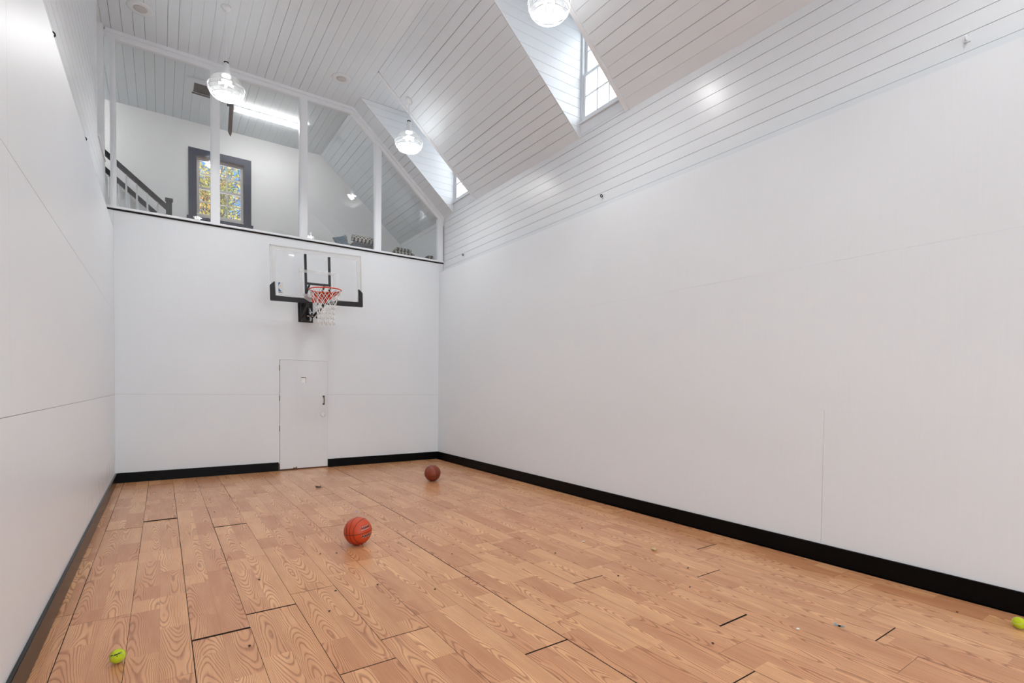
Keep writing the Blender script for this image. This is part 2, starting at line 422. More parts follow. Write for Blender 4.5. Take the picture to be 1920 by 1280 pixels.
M_rust = plain('worn_wood', (96, 62, 46), .8)
obj('worn_jamb', lambda bm: prism(bm, [(-.016, .002), (.002, .002), (.002, .06), (-.003, .115), (-.016, .13)], 1, -.012, -.0045), M_rust, door)
obj('chipped_edge', lambda bm: prism(bm, [(.20, .0225), (.27, .0225), (.262, .055), (.25, .034), (.235, .03), (.22, .04)], 1, -.0052, -.0042), M_rust, door)
obj('threshold_strip', lambda bm: box(bm, (-.005, -.002, .001), (dw, .019, .02)), M_rust, door)

# ------------------------------------------------------------------ ceiling
ceil = boxes('ceiling', [((-.3, YR, ZC + .0215), (XC + .3, .0, ZC + .1)), ((-1.75, .0, ZC + .0215), (XC + .3, YB + .2, ZC + .1))], M_back)
struct(ceil, 'white tongue and groove board ceiling, flat then sloping down', 'ceiling')
xs_ = [XL - .02] + [(.122 - .1283 + .1283 * k) for k in range(0, 40) if .122 - .1283 + .1283 * k < XC - .02] + [XC]
for a, b in zip(xs_, xs_[1:]):
    g = random.choice([.0015, .002, .003, .005, .006])
    board(ceil, 'ceiling_board', (a + g / 2, YR, ZC), (b - g / 2, -.03, ZC + .02), M_ceil)
xs2 = [-1.7 + .15 * 0] + [-1.7 + .1283 * k for k in range(1, 40) if -1.7 + .1283 * k < XC - .03] + [XC]
for a, b in zip(xs2, xs2[1:]):
    g = random.choice([.002, .003, .005])
    board(ceil, 'loft_ceiling_board', (a + g / 2, .06, ZC), (b - g / 2, YB - .001, ZC + .02), M_ceil)
# slope boards
th = math.atan(SL); ct, st_ = math.cos(th), math.sin(th)
slen = (XS - XC) / ct
cuts = [0.0] + [.073 + .1285 * k for k in range(0, 30) if .073 + .1285 * k < slen - .03] + [slen + .015]
T = .055
iv = [(YR, DORM[2][0] - T), (DORM[2][1] + .017, DORM[1][0] - T), (DORM[1][1] + .017, DORM[0][0] - T), (DORM[0][1] + .017, -.03), (.06, YB - .001)]
def slope_board(name, s0, s1, ya, yb, off0, off1, mt):
    # local box: x along slope, z normal (up); centre position computed
    sc, oc = (s0 + s1) / 2, (off0 + off1) / 2
    d = (round(s1 - s0, 4), round(yb - ya, 4), round(off1 - off0, 4)); key = (d, mt.name)
    if key not in _cache:
        bm = bmesh.new(); box(bm, [-v / 2 for v in d], [v / 2 for v in d]); _cache[key] = mesh(bm, name, mt)
    return link(name, _cache[key], ceil, (XC + sc * ct + oc * st_, (ya + yb) / 2, ZC - sc * st_ + oc * ct), (0, th, 0))
for ya, yb in iv:
    for a, b in zip(cuts, cuts[1:]):
        g = random.choice([.0015, .002, .003, .005, .006])
        slope_board('slope_board' if ya < 0 else 'loft_slope_board', a + g / 2, b - g / 2, ya, yb, 0, .02, M_ceil)
    slope_board('slope_backing', 0.03, slen - .02, ya, yb, .0215, .08, M_back)

# ------------------------------------------------------------------ dormers
def sash_window(root, wd, ht, rail, cols, rows_, mt_frame, mt_sash, depth=.0, stile=.045):
    """local frame: x width, y outwards, z up; root at the lower left corner of the sash opening"""
    obj('window_frame', lambda bm: [box(bm, *q) for q in [((-.02, .0, -.02), (0, .09, ht + .02)), ((wd, .0, -.02), (wd + .02, .09, ht + .02)), ((0, .0, -.02), (wd, .09, 0)), ((0, .0, ht), (wd, .09, ht + .02))]], mt_frame, root)
    for k, (z0, z1, y0) in enumerate([(0, rail + .02, .015), (rail - .02, ht, .045)]):
        y1 = y0 + .028
        s = obj('sash', lambda bm: [box(bm, *q) for q in [((.002, y0, z0 + .002), (stile, y1, z1 - .002)), ((wd - stile, y0, z0 + .002), (wd - .002, y1, z1 - .002)), ((stile, y0, z0 + .002), (wd - stile, y1, z0 + stile)), ((stile, y0, z1 - stile * .9), (wd - stile, y1, z1 - .002))]], mt_sash, root)
        gx0, gx1, gz0, gz1 = stile, wd - stile, z0 + stile, z1 - stile * .9
        for c in range(1, cols):
            x = gx0 + (gx1 - gx0) * c / cols
            obj('muntin', lambda bm: box(bm, (x - .009, y0 + .004, gz0), (x + .009, y1 - .002, gz1)), mt_sash, s)
        for r in range(1, rows_):
            z = gz0 + (gz1 - gz0) * r / rows_
            obj('muntin', lambda bm: box(bm, (gx0, y0 + .003, z - .009), (gx1, y1 - .003, z + .009)), mt_sash, s)
        for c in range(cols):
            for r in range(rows_):
                xa, xb = gx0 + (gx1 - gx0) * c / cols, gx0 + (gx1 - gx0) * (c + 1) / cols
                za, zb = gz0 + (gz1 - gz0) * r / rows_, gz0 + (gz1 - gz0) * (r + 1) / rows_
                obj('pane', lambda bm: box(bm, (xa + .0095, y0 + .012, za + .0095), (xb - .0095, y0 + .015, zb - .0095)), G_win, s)
for k, (e2, e1) in enumerate(DORM):
    dm = link('wall_dormer_%d' % (k + 1), None); dm.empty_display_size = .1
    struct(dm, ['white boarded dormer recess nearest the hoop', 'white boarded dormer recess in the middle of the slope', 'white boarded dormer recess added out of view, furthest from the hoop'][k], 'wall')
    # far cheek: horizontal boards from the slope to the window wall
    zl = [ZW - .02] + [4.991 - .1235 + .1235 * i for i in range(13) if ZW < 4.991 - .1235 + .1235 * i < ZC - .03] + [ZC]
    for a, b in zip(zl, zl[1:]):
        g = random.choice([.002, .003, .004])
        a2, b2 = a + g / 2, b - g / 2
        xa = XC + (ZC - a2) / SL; xb = XC + (ZC - b2) / SL
        if xa > XS + .02: xa = XS + .02
        obj('cheek_board', lambda bm: prism(bm, [(xa, a2), (XS + .02, a2), (XS + .02, b2), (xb, b2)], 1, e1, e1 + .016), M_ship, dm)
    obj('cheek_backing', lambda bm: prism(bm, [(XC + .16, ZC + .06), (XS + .12, ZC + .06), (XS + .12, ZW + .02)], 1, e1 + .0165, e1 + .08), M_back, dm)
    obj('cheek_panel', lambda bm: prism(bm, [(XC + .02, ZC), (XS + .02, ZC), (XS + .02, ZW + .02)], 1, e2 - .016, e2), M_ship, dm)
    obj('cheek_backing', lambda bm: prism(bm, [(XC + .16, ZC + .06), (XS + .12, ZC + .06), (XS + .12, ZW + .02)], 1, e2 - .08, e2 - .0165), M_back, dm)
    # edge trims along the slope
    for ya, yb in ((e2 - T + .001, e2), ):
        def tr(bm, ya=ya, yb=yb):
            n = Vector((st_, ct)); p0 = Vector((XC + .01, ZC - .01 * SL)); p1 = Vector((XS - .004, zs(XS - .004)))
            a, b = p0 - n * .012, p1 - n * .012
            prism(bm, [(p0.x, p0.y), (p1.x, p1.y), (b.x, b.y), (a.x, a.y)], 1, ya, yb)
        obj('edge_trim', tr, M_trim, dm)
    # dormer ceiling
    x = XC
    while x < XS + .02 - .01:
        b = min(x + .1285, XS + .02); g = random.choice([.002, .004, .005])
        board(dm, 'ceiling_board', (x + g / 2, e2 + .001, ZC + .001), (b - g / 2, e1 - .001, ZC + .02), M_ceil); x += .1285
    boxes('roof_deck', [((XC + .2, e2 - .1, ZC + .0215), (XS + .2, e1 + .1, ZC + .1))], M_back, dm)
    # wall below, above and beside the window
    wz0, wz1 = 4.945, 6.17
    wy0, wy1 = e2 + .05, e1 - .03
    for z0, z1 in ((ZW + .007, 4.765), (4.767, 4.892), (4.894, wz0 - .045)):
        board(dm, 'apron_board', (XS, e2 + .002, z0), (XS + .02, e1 - .001, z1), M_ship)
    boxes('window_surround', [((XS, e2 + .002, wz1 + .02), (XS + .02, e1 - .001, ZC)), ((XS, e2 + .002, wz0 - .02), (XS + .02, wy0 - .02, wz1 + .02)), ((XS, wy1 + .02, wz0 - .02), (XS + .02, e1 - .001, wz1 + .02))], M_trim, dm)
    boxes('outer_wall', [((XS + .022, e2 - .1, wz1 + .021), (XS + .11, e1 + .1, ZC + .02)), ((XS + .022, e2 - .1, ZW + .05), (XS + .11, wy0 - .021, wz1 + .021)), ((XS + .022, wy1 + .021, ZW + .05), (XS + .11, e1 + .1, wz1 + .021)), ((XS + .022, wy0 - .021, ZW + .05), (XS + .11, wy1 + .021, wz0 - .021))], M_trim, dm)
    wn = link('window_%d' % (k + 3), None, None, (XS + .005, wy1, wz0), (0, 0, -PI / 2)); wn.empty_display_size = .1
    struct(wn, ['small white sash window in the dormer nearest the hoop', 'small white sash window in the middle dormer', 'small white sash window in the added unseen dormer furthest from the hoop'][k], 'window')
    sash_window(wn, wy1 - wy0, wz1 - wz0, 5.53 - wz0, 3, 2, M_trim, M_trim)
    boxes('window_sill', [((-.045, -.028, -.044), (wy1 - wy0 + .045, -.006, -.021))], M_trim, wn)

# large unseen window added behind the camera to let in fill daylight
w6 = link('window_6', None, None, (RX0, YR - .1, RZ0)); w6.empty_display_size = .1
struct(w6, 'wide tall window added for fill light in the unseen end wall', 'window')
obj('window_frame', lambda bm: [box(bm, *q) for q in [((-.02, -.05, -.02), (.03, .05, RZ1 - RZ0 + .02)), ((RX1 - RX0 - .03, -.05, -.02), (RX1 - RX0 + .02, .05, RZ1 - RZ0 + .02)), ((.03, -.05, -.02), (RX1 - RX0 - .03, .05, .03)), ((.03, -.05, RZ1 - RZ0 - .03), (RX1 - RX0 - .03, .05, RZ1 - RZ0 + .02))]], M_trim, w6)
for k in range(4):
    xa, xb = .03 + (RX1 - RX0 - .06) * k / 4, .03 + (RX1 - RX0 - .06) * (k + 1) / 4
    if k: obj('mullion', lambda bm: box(bm, (xa - .025, -.04, .03), (xa + .025, .04, RZ1 - RZ0 - .03)), M_trim, w6)
    obj('pane', lambda bm: box(bm, (xa + .026, -.004, .031), (xb - .026, .0, RZ1 - RZ0 - .031)), G_win, w6)

# ------------------------------------------------------------------ loft shell
lf = boxes('floor_loft', [((-1.75, .101, ZF - .15), (XS + .1, YB + .1, ZF))], M_loftfloor); struct(lf, 'plain floor of the loft behind the glazing', 'floor')
WX0, WX1, WZ0, WZ1 = 1.10, 1.89, 4.60, 5.70
lw = boxes('wall_loft', [((-1.75, YB, ZF), (WX0 - .02, YB + .2, ZC)), ((WX1 + .02, YB, ZF), (XS + .3, YB + .2, ZC + .02)), ((WX0 - .02, YB, ZF), (WX1 + .02, YB + .2, WZ0 - .02)), ((WX0 - .02, YB, WZ1 + .02), (WX1 + .02, YB + .2, ZC))], M_loft)
struct(lw, 'white textured gable wall at the back of the loft', 'wall')
l2 = boxes('wall_loft_side', [((-1.95, 0, ZF - .2), (-1.7, YB + .2, ZC + .1)), ((-1.7, -.1, ZF - .2), (-.31, -.02, ZC + .1))], M_loft); struct(l2, 'white side wall of the loft beyond the stairs', 'wall')

# loft glazing
gl = link('window_1', None); gl.empty_display_size = .1
struct(gl, 'white framed row of clear panes closing off the loft', 'window')
FY0, FY1 = -.022, .058
boxes('sill', [((XL + .01, -.034, 3.858), (XS - .004, FY1, 3.888))], M_trim, gl)
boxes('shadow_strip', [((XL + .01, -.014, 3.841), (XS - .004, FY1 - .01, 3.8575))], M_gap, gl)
ph_ = .115
posts = [(-.028, .038), (1.174, 1.297), (2.450, 2.577), (3.730, 3.857), (4.995, 5.112)]
def post_top(x): return (ZC if x <= XC else zs(x)) - ph_ * (1 if x <= XC else 1.32)
for i, (a, b) in enumerate(posts):
    ta, tb = post_top(a), post_top(b)
    obj('post', lambda bm: prism(bm, [(a, 3.889), (b, 3.889), (b, tb - .0005), (a, ta - .0005)], 1, FY0, FY1 - .006), M_trim, gl)
    obj('post_stop', lambda bm: prism(bm, [(a + .02, 3.889), (b - .02, 3.889), (b - .02, tb - .004), (a + .02, ta - .004)], 1, FY0 - .01, FY0 - .0005), M_trim, gl)
obj('header', lambda bm: prism(bm, [(XL + .01, ZC - ph_), (XC - .03, ZC - ph_), (XC, ZC), (XL + .01, ZC)], 1, FY0, FY1), M_trim, gl)
obj('header_moulding', lambda bm: prism(bm, [(XL + .01, ZC - .05), (XC - .013, ZC - .05), (XC, ZC - .0005), (XL + .01, ZC - .0005)], 1, FY0 - .02, FY0 - .0005), M_trim, gl)
v_ = ph_ * 1.32
obj('raking_header', lambda bm: prism(bm, [(XC - .03, ZC - ph_ - .0005), (XC + .0005, ZC - .0005), (XS - .004, zs(XS - .004)), (XS - .004, zs(XS - .004) - v_)], 1, FY0, FY1), M_trim, gl)
obj('raking_moulding', lambda bm: prism(bm, [(XC - .01, ZC - .0508), (XC + .0005, ZC - .0008), (XS - .004, zs(XS - .004)), (XS - .004, zs(XS - .004) - .062)], 1, FY0 - .02, FY0 - .0005), M_trim, gl)
for (a0, a1), (b0, b1) in zip(posts, posts[1:]):
    x0, x1 = a1 + .0005, b0 - .0005
    pts = [(x0, 3.8885), (x1, 3.8885), (x1, post_top(x1) - .001)]
    if x0 < XC < x1: pts.append((XC - .03, ZC - ph_ - .001))
    pts.append((x0, post_top(x0) - .001))
    obj('clear_pane', lambda bm: prism(bm, pts, 1, .018, .023), G_pane, gl)
# small gap left of the first post shows the stair side

# loft sash window
w2 = link('window_2', None, None, (WX0, YB + .03, WZ0)); w2.empty_display_size = .1
struct(w2, 'sash window with dark navy casing in the loft gable wall', 'window')
sash_window(w2, WX1 - WX0, WZ1 - WZ0, (WZ1 - WZ0) * .49, 3, 2, plain('jamb_tan', (176, 160, 146), .5), plain('sash_grey', (206, 204, 202), .4), stile=.05)
ca = .128
lwz, lww = WZ1 - WZ0, WX1 - WX0
boxes('casing', [((-ca, -.055, -.045), (-.002, -.031, lwz + ca)), ((lww + .002, -.055, -.045), (lww + ca, -.031, lwz + ca)), ((-.002, -.055, lwz + .002), (lww + .002, -.031, lwz + ca))], M_navy, w2)
boxes('jamb_lining', [((-.002, -.03, -.0), (.006, -.001, lwz)), ((lww - .006, -.03, 0), (lww + .002, -.001, lwz)), ((.006, -.03, lwz - .006), (lww - .006, -.001, lwz + .002))], plain('lining_brown', (118, 96, 84), .5), w2)
boxes('window_stool', [((-ca - .03, -.095, -.09), (lww + ca + .03, -.031, -.046))], M_navy, w2)
boxes('apron', [((-ca, -.05, -.14), (lww + ca, -.031, -.0905))], M_navy, w2)

# ------------------------------------------------------------------ pendant lamps
def pendant(x, y, zc, label, tilt=0.0, lit=True):
    t = thing('pendant_lamp', label, 'lamp', (x, y, 5.11), 'caged glass pendant lamps')
    z = lambda v: v - 5.11
    if tilt:
        obj('canopy', lambda bm: lathe(bm, [(.001, -.045), (.03, -.043), (.055, -.02), (.062, -.012), (.062, 0)], 24), M_enamel, t, True, (0, 0, z(zc)), (0, tilt, 0))
        obj('canopy_gap', lambda bm: lathe(bm, [(.056, 0), (.056, .004)], 24), M_gap, t, False, (.0, 0, z(zc) - .0003), (0, tilt, 0))
    else:
        obj('canopy', lambda bm: lathe(bm, [(.001, -.05), (.025, -.048), (.05, -.02), (.06, -.01), (.06, 0)], 24), M_enamel, t, True, (0, 0, z(zc)))
    obj('cord', lambda bm: tube(bm, [(0, 0, z(5.575)), (.003, 0, z(5.7)), (0, .002, z((5.7 + zc) / 2)), (0, 0, z(zc) - .04)], .0055, 6), M_enamel, t)
    obj('socket', lambda bm: lathe(bm, [(.02, z(5.59)), (.034, z(5.575)), (.04, z(5.50)), (.052, z(5.44)), (.055, z(5.42))], 24), M_enamel, t, True)
    obj('collar', lambda bm: lathe(bm, [(.028, z(5.592)), (.03, z(5.600)), (.012, z(5.606))], 16), M_gap, t)
    def dome(bm):
        prof = [(.056, 5.425), (.09, 5.415), (.13, 5.395), (.165, 5.365), (.19, 5.33), (.206, 5.295), (.21, 5.275)]
        n = 48
        rings = [[bm.verts.new((r * (1 + .012 * (k % 2)) * math.cos(k * 2 * PI / n), r * (1 + .012 * (k % 2)) * math.sin(k * 2 * PI / n), z(h))) for k in range(n)] for r, h in prof]
        for A, B in zip(rings, rings[1:]):
            for k in range(n): bm.faces.new((A[k], A[(k + 1) % n], B[(k + 1) % n], B[k]))
    obj('glass_dome', dome, G_lamp, t, True)
    def bowl(bm):
        prof = [(.209, 5.27), (.205, 5.245), (.185, 5.21), (.15, 5.18), (.10, 5.158), (.05, 5.148), (.002, 5.145)]
        n = 48
        rings = [[bm.verts.new((r * math.cos(k * 2 * PI / n), r * math.sin(k * 2 * PI / n), z(h))) for k in range(n)] for r, h in prof]
        for A, B in zip(rings, rings[1:]):
            for k in range(n): bm.faces.new((A[k], A[(k + 1) % n], B[(k + 1) % n], B[k]))
    obj('glass_bowl', bowl, G_bowl, t, True)
    def cage(bm):
        P = [(.218, 5.275), (.212, 5.235), (.195, 5.195), (.165, 5.16), (.12, 5.135), (.06, 5.12)]
        for r, h in [P[0], P[1], P[2], P[3], P[5]]:
            tube(bm, [(r * math.cos(a * 2 * PI / 36), r * math.sin(a * 2 * PI / 36), z(h)) for a in range(36)], .0035 if r < .21 else .005, 6, True)
        for k in range(10):
            a = k * 2 * PI / 10
            tube(bm, [(r * math.cos(a), r * math.sin(a), z(h)) for r, h in P], .003, 6)
    obj('wire_cage', cage, M_enamel, t, True)
    b = obj('bulb', lambda bm: lathe(bm, [(.022, z(5.42)), (.026, z(5.36)), (.03, z(5.345)), (.03, z(5.325)), (.001, z(5.32))], 16), M_enamel, t, True)
    for k in range(5):
        a = k * 2 * PI / 5 + .3
        def pet(bm, a=a):
            d = Vector((math.cos(a), math.sin(a), -.25)).normalized()
            tube(bm, [d * .025, d * .035, d * .085, d * .092], [.008, .013, .013, .006], 8)
        obj('led_panel', pet, M_led, b, True, (0, 0, z(5.345)))
    if lit:
        ld = bpy.data.lights.new('pendant_light', 'SPOT'); ld.energy = PENDANT_W; ld.spot_size = math.radians(156); ld.spot_blend = .9; ld.color = (1, .995, .985); ld.shadow_soft_size = .05
        lo = bpy.data.objects.new('pendant_light', ld); C.objects.link(lo); lo.parent = t; lo.location = (0, 0, z(5.30))
    return t
PX1, PX2 = 1.257, 3.775
pendant(PX1, -1.42, ZC, 'caged glass pendant lamp in front of the loft post nearest the navy window')
pendant(PX2, -1.45, zs(PX2), 'caged glass pendant lamp hanging from the slope by the dormer nearest the hoop', th)
pendant(PX2, -4.98, zs(PX2), 'caged glass pendant lamp hanging from the slope by the middle dormer', th)
pendant(PX1, -4.98, ZC, 'caged glass pendant lamp under the flat ceiling opposite the middle dormer')
pendant(PX2, -8.53, zs(PX2), 'unseen caged glass pendant lamp added on the slope by the dormer furthest from the hoop', th)  # out of view, added to even out the room light
pendant(PX1, -8.53, ZC, 'unseen caged glass pendant lamp added under the flat ceiling opposite the dormer furthest from the hoop')  # second unseen lamp, put in as fill for the near end

# ceiling speakers
for x, y, lb in ((.339, -.738, 'round flush ceiling speaker over the stair side of the loft glazing'), (2.922, -.754, 'round flush ceiling speaker beside the crease of the ceiling')):
    t = thing('ceiling_speaker', lb, 'speaker', (x, y, ZC), 'round ceiling speakers')
    obj('flange', lambda bm: lathe(bm, [(.001, -.008), (.085, -.008), (.10, -.010), (.145, -.006), (.15, 0)], 40), M_enamel, t, True)
    obj('grille', lambda bm: lathe(bm, [(.001, -.013), (.05, -.013), (.07, -.012), (.075, -.0085)], 32), M_grille, t, True)

# fluorescent fixture in the loft
t = thing('fluorescent_fixture', 'lit wraparound fluorescent strip light on the loft ceiling', 'light fixture', (2.22, 1.16, ZC))
boxes('housing', [((-.602, -.06, -.03), (.602, .06, 0))], M_enamel, t)
for a in (-.62, .603): boxes('end_cap', [((a, -.07, -.07), (a + .017, .07, 0))], M_enamel, t)
obj('lens', lambda bm: prism(bm, [(-.062, -.031), (-.06, -.05), (-.045, -.066), (.045, -.066), (.06, -.05), (.062, -.031)], 0, -.602, .602), M_tube, t)

# unseen dome light added over the stairs to brighten the loft
t = thing('stair_fill_light', 'unseen round dome light added above the stairs as loft fill', 'light fixture', (-.95, 1.2, ZC))
obj('base', lambda bm: lathe(bm, [(.001, -.02), (.14, -.02), (.15, -.01), (.15, 0)], 32), M_enamel, t, True)
obj('diffuser', lambda bm: lathe(bm, [(.001, -.10), (.06, -.094), (.10, -.075), (.125, -.045), (.13, -.0205)], 32), emit('dome_fill_light', (1, .98, .95, 1), 30), t, True)
# attic hatch and the loose brown board hanging from it
t = thing('attic_hatch', 'white framed attic hatch with a dark brown opening in the loft ceiling', 'hatch', (1.22, .86, ZC))
boxes('hatch_frame', [((-.32, -.25, -.03), (-.22, .25, 0)), ((.22, -.25, -.03), (.32, .25, 0)), ((-.22, -.25, -.03), (.22, -.17, 0)), ((-.22, .17, -.03), (.22, .25, 0))], M_trim, t)
boxes('hatch_panel', [((-.22, -.17, -.012), (.22, .17, -.001))], M_hole, t)
boxes('hatch_lip', [((-.24, .15, -.05), (.24, .168, -.031))], M_wood, t)
hb_ = thing('hanging_board', 'narrow brown wooden board hanging from the loft ceiling beside the hatch', 'board', (1.53, 1.05, 5.72))
obj('strip', lambda bm: prism(bm, [(-.03, .56), (.03, .56), (.034, .06), (.02, 0), (0, .02), (-.026, .07)], 1, -.011, .011), M_wood, hb_, rot=(.0, .06, 0))
obj('metal_hinge', lambda bm: box(bm, (-.035, -.014, .50), (.035, .0, .572)), M_black, hb_)

# ------------------------------------------------------------------ stairs
def steps(bm):
    for k in range(8):
        x1 = .62 - k * .235; box(bm, (x1 - .26, 1.26, ZF + .001 if k == 0 else ZF + .2 * k - .02), (x1, 1.99, ZF + .2 * (k + 1)))
st = thing('staircase', 'loft stairs rising along the gable wall between dark handrails', 'stairs')
for k in range(8):
    x1 = .58 - k * .235
    boxes('tread', [((x1 - .26, 1.26, ZF + .2 * (k + 1) - .03), (x1 + .02, 1.99, ZF + .2 * (k + 1)))], M_rail, st)
    boxes('riser', [((x1 - .02, 1.26, ZF + .2 * k + .001), (x1, 1.99, ZF + .2 * (k + 1) - .031))], M_trim, st)
def railz(x): return 4.385 + (.61 - x) * .86
for yy, lab, off in ((1.2, 'dark stair handrail with white balusters on the open side of the loft stairs', 0), (2.06, 'dark stair handrail with white balusters along the gable wall', -.03)):
    t = thing('stair_railing', lab, 'railing', (.66, yy, ZF))
    z0 = railz(.66) - ZF + off
    def hr(bm):
        a = Vector((-.03, 0, z0 + .03)); b = Vector((-2.2, 0, z0 + 2.2 * .86)); 
        prism(bm, [(a.x, a.z - .075), (a.x, a.z), (b.x, b.z), (b.x, b.z - .075)], 1, -.03, .03)
        tube(bm, [a + Vector((0, 0, -.0)), b + Vector((0, 0, -.0))], .022, 8)
    obj('handrail', hr, M_rail, t)
    obj('newel_post', lambda bm: (box(bm, (-.042, -.042, .001), (.042, .042, z0 + .115)), box(bm, (-.055, -.055, z0 + .115), (.055, .055, z0 + .15))), M_rail, t)
    obj('stringer', lambda bm: prism(bm, [(-.045, .002), (-.045, .2), (-2.2, 2.06), (-2.2, 1.8), (-.3, .002)], 1, -.02, .02), M_trim, t)
    for k in range(15):
        x = -.155 - k * .137
        zt = z0 + (-x) * .86 - .04; zb = .2 + (-x - .045) * .86
        obj('baluster', lambda bm: tube(bm, [(x, 0, zb), (x, 0, zb + .12), (x, 0, zb + .3), (x, 0, zt)], [.014, .017, .014, .009], 8), M_trim, t)

# ------------------------------------------------------------------ things behind the loft panes
bn = thing('bench', 'low white bench behind the loft panes', 'bench', (4.0, .4, ZF))
boxes('bench_top', [((-1.1, -.28, .34), (1.1, .25, .37))], M_trim, bn)
for a in (-1.08, -.015, 1.05): boxes('bench_side', [((a, -.26, .001), (a + .03, .23, .339))], M_trim, bn)
ZB = ZF + .37
def cloth(name, c1, c2, scale, kind):
    mt, nt, b = newmat(name)
    tc = node(nt, 'ShaderNodeTexCoord')
    if kind == 'check':
        mp = node(nt, 'ShaderNodeMapping', {0: tc.outputs['Object'], 2: (.0, .0, 0), 3: scale})
        tx = node(nt, 'ShaderNodeTexWave', {'Vector': mp.outputs[0], 'Scale': 1.0, 'Distortion': 0.0}, wave_type='BANDS', bands_direction='DIAGONAL')
        mp2 = node(nt, 'ShaderNodeMapping', {0: tc.outputs['Object'], 3: (scale[0], -scale[1], -scale[2])})
        tx2 = node(nt, 'ShaderNodeTexWave', {'Vector': mp2.outputs[0], 'Scale': 1.0}, wave_type='BANDS', bands_direction='DIAGONAL')
        f = math_(nt, 'GREATER_THAN', math_(nt, 'MAXIMUM', tx.outputs['Fac'], tx2.outputs['Fac']), .72)
    elif kind == 'stripe':
        mp = node(nt, 'ShaderNodeMapping', {0: tc.outputs['Object'], 3: scale})
        tx = node(nt, 'ShaderNodeTexWave', {'Vector': mp.outputs[0], 'Scale': 1.0, 'Distortion': 1.0, 'Detail': 1.0}, wave_type='BANDS', bands_direction='X')
        f = math_(nt, 'GREATER_THAN', tx.outputs['Fac'], .5)
    else:
        tx = node(nt, 'ShaderNodeTexNoise', {'Vector': tc.outputs['Object'], 'Scale': scale[0], 'Detail': 3.0})
        f = tx.outputs[0]
    mx = node(nt, 'ShaderNodeMix', {0: f, 6: lin(c1), 7: lin(c2)}, data_type='RGBA')
    nt.links.new(mx.outputs[2], b.inputs['Base Color']); b.inputs['Roughness'].default_value = .9
    return mt
def slab(bm, lo, hi, r=.02, seg=3):
    box(bm, lo, hi); bmesh.ops.bevel(bm, geom=list(bm.edges), offset=r, segments=seg, affect='EDGES')
# folded dark blanket: three layers
t = thing('folded_blanket', 'dark grey folded blanket under the black and white rolled rug', 'blanket', (3.62, .28, ZB))
M_bl = cloth('blanket_grey', (62, 62, 66), (104, 104, 108), (40, 1, 1), 'noise')
for k in range(3):
    obj('fold', lambda bm: slab(bm, (-.235 + .01 * k, -.10, .056 * k + .001), (.29 - .012 * k, .12, .056 * k + .0535), .02), M_bl, t, True, rot=(0, .0, .0))
obj('edge_binding', lambda bm: tube(bm, [(-.238, -.09, .14), (-.246, -.02, .125), (-.24, .09, .14)], .012, 6), plain('binding_cream', (226, 222, 214), .8), t, True)
t = thing('rolled_rug', 'black and white patterned rolled rug on a dark blanket behind the loft pane', 'rug', (3.65, .27, ZB + .17))
def roll(bm):
    n = 40; pts = []
    prof = []
    for k in range(90):
        a = k * 2 * PI * 2.5 / 89; r = .072 - .018 * a / (2 * PI)
        prof.append((r * math.cos(a - .6), r * math.sin(a - .6)))
    inner = [(p[0] * (1 - .006 / max(.02, math.hypot(*p))), p[1] * (1 - .006 / max(.02, math.hypot(*p)))) for p in prof]
    A0 = [bm.verts.new((-.235, y, z + .0725)) for y, z in prof]; A1 = [bm.verts.new((.235, y, z + .0725)) for y, z in prof]
    B0 = [bm.verts.new((-.235, y, z + .0725)) for y, z in inner]; B1 = [bm.verts.new((.235, y, z + .0725)) for y, z in inner]
    for k in range(89):
        bm.faces.new((A0[k], A0[k + 1], A1[k + 1], A1[k])); bm.faces.new((B0[k], B1[k], B1[k + 1], B0[k + 1]))
        bm.faces.new((A0[k], B0[k], B0[k + 1], A0[k + 1])); bm.faces.new((A1[k], A1[k + 1], B1[k + 1], B1[k]))
obj('rug_roll', roll, cloth('rug_pattern', (38, 38, 38), (206, 204, 198), (9, 9, 9), 'check'), t, True)
def cushion(bm, w, h, d):
    bmesh.ops.create_grid(bm, x_segments=12, y_segments=12, size=1)
    top = list(bm.verts)
    r = bmesh.ops.duplicate(bm, geom=bm.verts[:] + bm.edges[:] + bm.faces[:])
    bot = [v for v in r['geom'] if isinstance(v, bmesh.types.BMVert)]
    for vs, sgn in ((top, 1), (bot, -1)):
        for v in vs:
            x, y = v.co.x, v.co.y
            k = ((1 - x ** 4) * (1 - y ** 4)) ** .5 if abs(x) < 1 and abs(y) < 1 else 0
            v.co = Vector((x * w / 2 * (1 - .06 * (1 - abs(y)) ), y * h / 2 * (1 - .06 * (1 - abs(x))), sgn * k * d / 2))
    bmesh.ops.remove_doubles(bm, verts=bm.verts, dist=1e-5)
t = thing('floor_cushion', 'blue grey cushion slumped beside the rolled rug behind the loft pane', 'cushion', (3.235, .3, ZB))
obj('cushion_cover', lambda bm: cushion(bm, .24, .26, .10), cloth('cushion_blue', (70, 88, 104), (104, 124, 140), (25, 1, 1), 'noise'), t, True, (0, 0, .135), (1.15, -.35, .15))
obj('cushion_trim', lambda bm: tube(bm, [(.075 + .01 * math.sin(k * 1.7), -.03 + .012 * k, .16 + .022 * k - .003 * (k % 2)) for k in range(7)], [.018, .02, .026, .022, .025, .018, .01], 8), cloth('trim_dark', (40, 40, 42), (150, 146, 138), (60, 1, 1), 'noise'), t, True)
M_mat = cloth('mat_stripe', (62, 64, 58), (172, 168, 156), (4.5, 1, 1), 'stripe')
